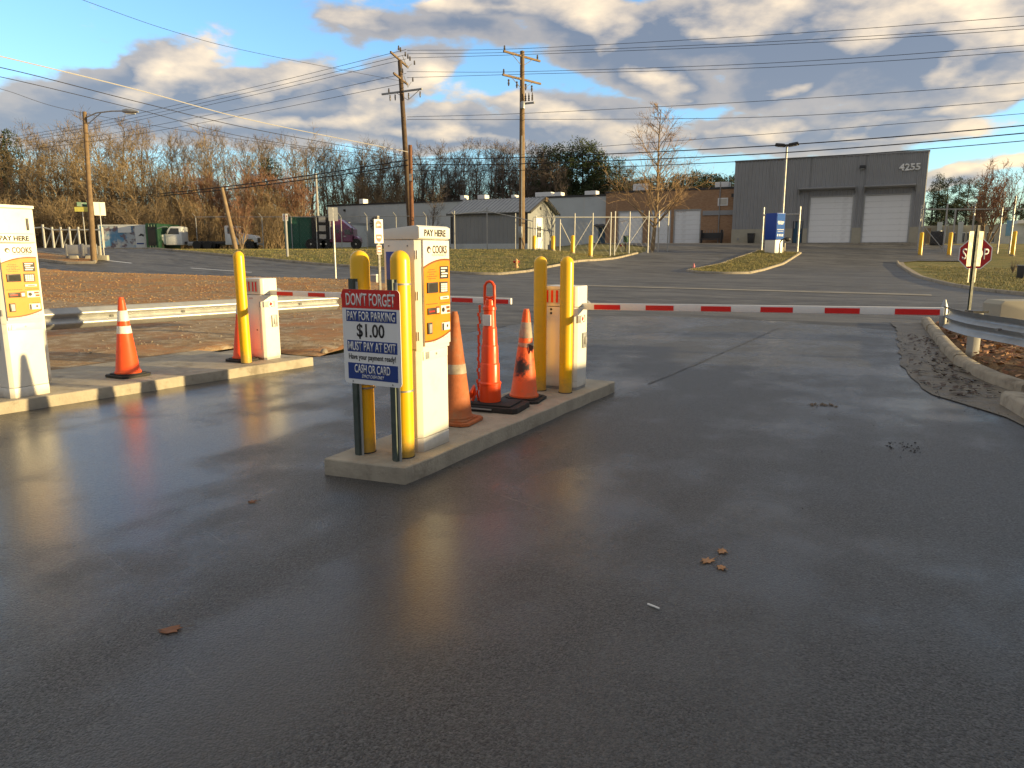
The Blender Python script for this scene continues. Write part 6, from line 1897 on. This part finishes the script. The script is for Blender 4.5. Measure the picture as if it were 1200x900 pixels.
def thicket():
    """dense undergrowth at the foot of the wood, two masses"""
    for nm, m_, cnt, Ya, Yb, ha, hb, sd, lab in (('undergrowth', M_TWIGO, 5200, 80, 100, 1.2, 4.4, 5, 'tangled golden undergrowth at the foot of the wood'),
                                                 ('far_woods', M_TWIGG, 17000, 100, 132, 3.0, 9.5, 6, 'far mass of grey brown saplings deep in the wood')):
        r_ = random.Random(sd); mb = MB()
        for i in range(cnt):
            Y = r_.uniform(Ya, Yb)
            u = r_.uniform(-90, 362 if nm == 'undergrowth' else 860)
            if u > 362: Y = onl(u, 280, 109).y + r_.uniform(0, 22)
            p = gpos(u, Y); hh = r_.uniform(ha, hb) * (1.15 if 400 < u < 650 else .9)
            e = p + Vector((r_.gauss(0, .12 * hh), r_.gauss(0, .12 * hh), hh)); m2 = p.lerp(e, .5) + Vector((r_.gauss(0, .2), r_.gauss(0, .2), 0))
            n_ = Vector((r_.uniform(-1, 1), r_.uniform(-.4, .4), 0)).normalized() * (.022 if nm == 'undergrowth' else .035)
            mb.add([p - n_, p + n_, m2 + n_ * .7, m2 - n_ * .7, e], [(0, 1, 2, 3), (3, 2, 4)])
            for k in range(4):
                f0 = p.lerp(e, r_.uniform(.35, .95)); f1 = f0 + Vector((r_.gauss(0, .09 * hh + .2), r_.gauss(0, .09 * hh + .2), r_.uniform(.1, .25 * hh)))
                mb.add([f0 - n_ * .6, f0 + n_ * .6, f1], [(0, 1, 2)])
        o = mb.build(nm, m_, smooth=False); tag(o, kind='stuff'); o['label'] = lab


thicket()


# ------------------------------------------------------------------ ground litter
def inside(poly, x, y):
    c = False; n = len(poly)
    for i in range(n):
        (x1, y1), (x2, y2) = poly[i], poly[i - 1]
        if (y1 > y) != (y2 > y) and x < (x2 - x1) * (y - y1) / (y2 - y1) + x1: c = not c
    return c


def grass_tufts():
    r_ = random.Random(11)
    for nm, m_, cnt, lab in (('grass', M_BLADE, 22000, 'short green winter grass on the verges'), ('dry_grass', M_BLADE2, 16000, 'dry straw grass on the verges')):
        mb = MB()
        zones = [(Lp([(-70, 38.2), (-21.5, 38.2), (-20.6, 41), (-20.6, 62), (-26, 54), (-70, 53)]), .62, -.05), (Lp([(2.3, 36), (4.2, 31.5), (14, 29.8), (22, 31), (16, 60), (1, 62)]), .25, -.05), (med, .13, .10)]
        for poly, sh, off in zones:
            xs = [p[0] for p in poly]; ys = [p[1] for p in poly]; k = 0
            while k < cnt * sh:
                x, y = r_.uniform(min(xs), max(xs)), r_.uniform(min(ys), max(ys))
                if not inside(poly, x, y): continue
                k += 1; z = H(x, y) + off
                for q in range(3):
                    a_ = r_.uniform(0, 3.14); w_ = .014; hh = r_.uniform(.04, .11)
                    dx, dy = math.cos(a_) * w_, math.sin(a_) * w_
                    ox_, oy_ = r_.uniform(-.12, .12), r_.uniform(-.12, .12)
                    mb.add([(x + ox_ - dx, y + oy_ - dy, z), (x + ox_ + dx, y + oy_ + dy, z), (x + ox_ + r_.uniform(-.06, .06), y + oy_ + r_.uniform(-.06, .06), z + hh)], [(0, 1, 2)])
        o = mb.build(nm, m_, smooth=False); tag(o, kind='stuff'); o['label'] = lab


grass_tufts()


def stones(name, label, poly, n, s0, s1, m_, zf, seed, dark=False):
    r_ = random.Random(seed); mb = MB(); xs = [p[0] for p in poly]; ys = [p[1] for p in poly]; k = 0
    while k < n:
        x, y = r_.uniform(min(xs), max(xs)), r_.uniform(min(ys), max(ys))
        if not inside(poly, x, y): continue
        k += 1; s_ = s0 * (s1 / s0) ** (r_.random() ** 2.2); z = zf(x, y)
        vs = []
        for d in ((1, 0, 0), (0, 1, 0), (-1, 0, 0), (0, -1, 0), (0, 0, .7), (0, 0, -.4)):
            q = r_.uniform(.6, 1.1) * s_; vs.append((x + d[0] * q, y + d[1] * q, z + d[2] * q))
        mb.add(vs, [(0, 1, 4), (1, 2, 4), (2, 3, 4), (3, 0, 4), (1, 0, 5), (2, 1, 5), (3, 2, 5), (0, 3, 5)])
    o = mb.build(name, m_, smooth=False); tag(o, kind='stuff'); o['label'] = label


dz = lambda x, y: H(x, y) + .03 + dirt_h(x, y)
stones('gravel_stones', 'pale loose stones on the dirt behind the left island', Lp([(-26, 26), (-24, 26), (-10.2, 16.0), (-8.8, 12.0), (-7.8, 8.6), (-9.5, 8), (-12, 3), (-26, 6)]), 9000, .008, .045, M_STONE, dz, 3)
stones('rubble_stones', 'brown clods and rubble on the dirt mound', Lp([(-45, 26.8), (-24, 26.6), (-11.5, 17.5), (-9.2, 13.5), (-12, 12), (-45, 14)]), 11000, .010, .06, mat('dirt_clod', (.33, .20, .095), .95, var=.5, vs=1.5), dz, 31)
stones('asphalt_grit', 'tiny pale grit scattered on the wet asphalt', Lp([(-7.4, -1), (1.6, -1), (1.0, 8), (.1, 11), (0, 16), (-7, 15)]), 900, .0015, .006, M_STONE, lambda x, y: .014, 4)
stones('tar_crumbs', 'black tar crumbs on the asphalt near the right edge', Lp([(-.4, 3.5), (1.2, 3.5), (.8, 8.0), (.1, 9.5), (-.6, 8)]), 60, .002, .009, M_BLACKP, lambda x, y: .015, 8)
stones('tar_crumbs', 'cluster of black crumbs near the kerb', Lp([(.02, 6.25), (.26, 6.3), (.22, 6.65), (.0, 6.55)]), 46, .006, .016, M_BLACKP, lambda x, y: .015, 9)
stones('tar_crumbs', 'broken black edge crumbs along the asphalt border', Lp([(.0, 16.2), (.14, 16.2), (.24, 11.2), (.56, 9.0), (1.1, 8.1), (1.0, 7.9), (.40, 8.9), (.08, 11.1)]), 320, .006, .022, M_BLACKP, lambda x, y: .02, 12)
stones('debris', 'small heap of dark debris on the asphalt before the barrier arm', Lp([(-.75, 7.75), (-.45, 7.8), (-.5, 7.95), (-.72, 7.9)]), 60, .006, .025, M_BARK, lambda x, y: .018, 10)


def leaf_litter():
    r_ = random.Random(21)
    poly = Lp([(.72, 17.6), (.82, 14.7), (.95, 11.8), (1.1, 10.6), (1.45, 9.7), (1.75, 8), (5, 7), (7, 17)])
    for nm, m_, n, lab in (('leaf_litter', M_LEAF, 2600, 'brown leaf litter in the bed under the guardrail'), ('pale_leaf_litter', M_LEAF2, 1500, 'pale dry leaves and straw in the bed under the guardrail')):
        mb = MB(); xs = [p[0] for p in poly]; ys = [p[1] for p in poly]; k = 0
        while k < n:
            x, y = r_.uniform(min(xs), max(xs)), r_.uniform(min(ys), max(ys))
            if not inside(poly, x, y): continue
            k += 1; z = H(x, y) + .115 + r_.uniform(0, .05); a_ = r_.uniform(0, 6.28); s_ = r_.uniform(.025, .075)
            c, s2 = math.cos(a_) * s_, math.sin(a_) * s_; t1, t2 = r_.uniform(-.03, .04), r_.uniform(-.03, .04)
            mb.add([(x + c, y + s2, z + t1), (x - s2 * .55, y + c * .55, z + t2), (x - c, y - s2, z + .005), (x + s2 * .55, y - c * .55, z - .01)], [(0, 1, 2), (0, 2, 3)])
        o = mb.build(nm, m_, smooth=False); tag(o, kind='stuff'); o['label'] = lab
    mb = MB(); poly = Lp([(.30, 9.6), (.2, 12), (.2, 15.5), (.55, 15.5), (.66, 12), (.95, 10.1), (1.1, 9.2), (.7, 8.9)]); xs = [p[0] for p in poly]; ys = [p[1] for p in poly]; k = 0
    while k < 260:
        x, y = r_.uniform(min(xs), max(xs)), r_.uniform(min(ys), max(ys))
        if not inside(poly, x, y): continue
        if WL(x, y)[0] < .45 and r_.random() < .6: continue
        k += 1; z = .028 + r_.uniform(0, .015); a_ = r_.uniform(0, 6.28); s_ = r_.uniform(.02, .06); c, s2 = math.cos(a_) * s_, math.sin(a_) * s_
        mb.add([(x + c, y + s2, z + .02), (x - s2 * .5, y + c * .5, z + .012), (x - c, y - s2, z), (x + s2 * .5, y - c * .5, z)], [(0, 1, 2), (0, 2, 3)])
    o = mb.build('gutter_leaves', mat('wet_dark_leaf', (.06, .035, .022), .6, var=.4, vs=20), smooth=False); tag(o, kind='stuff'); o['label'] = 'dark wet leaves lying in the silted gutter'


leaf_litter()


def leaf(label, u, v, size, m_, rz, seed):
    r_ = random.Random(seed); q = G(u, v)
    t = thing('fallen_leaf', label, 'leaf', (q.x, q.y, .013), rz=rz, group='leaves lying on the wet asphalt')
    pts = []
    for k in range(14):
        a_ = 2 * math.pi * k / 14; rr = size * (1.0 if k % 2 == 0 else .55) * r_.uniform(.75, 1.1)
        pts.append((rr * math.cos(a_) * 1.25, rr * math.sin(a_) * .9, .003 + .007 * r_.random()))
    mb = MB().add([(0, 0, .004)] + pts + [(0, 0, .001)] + [(p[0], p[1], p[2] - .003) for p in pts], [(0, k + 1, (k + 1) % 14 + 1) for k in range(14)] + [(15, 16 + (k + 1) % 14, 16 + k) for k in range(14)] + [(k + 1, k + 16, (k + 1) % 14 + 16, (k + 1) % 14 + 1) for k in range(14)])
    mb.build('blade', m_, t)
    MB().tube([(size * 1.2, 0, .01), (size * 1.9, size * .2, .006)], .0015, 5).build('stem', M_BARK, t)


leaf('curled brown leaf alone on the asphalt at lower left', 201, 748, .046, M_LEAF, .3, 1)
leaf('flat orange leaf, lower piece of the orange cluster on the asphalt', 829, 663, .040, M_LEAF2, .5, 2)
leaf('pale orange leaf, top piece of the orange cluster on the asphalt', 846, 652, .034, M_LEAF2, 1.2, 3)
leaf('thin orange leaf lying at the right of the cluster', 845, 669, .030, M_LEAF2, 2.0, 4)
leaf('small reddish leaf on the asphalt left of the middle island', 296, 593, .028, M_LEAF, .1, 5)
q = G(765, 720)
o = MB().tube([(-.030, 0, .0055), (.030, .004, .0055)], .0042, 8).build('cigarette_butt', M_WHITEF, loc=(q.x, q.y, .0125), rz=R(-48)); tag(o, 'small white paper stick lying on the asphalt', 'litter')
q = G(380, 416); o = MB().lathe([(.02, 0), (.055, .015), (.06, .04), (.035, .075), (.01, .085)], 9).build('stone', M_STONE, loc=(q.x, q.y, .012)); tag(o, 'single pale round stone right of the left island', 'stone')
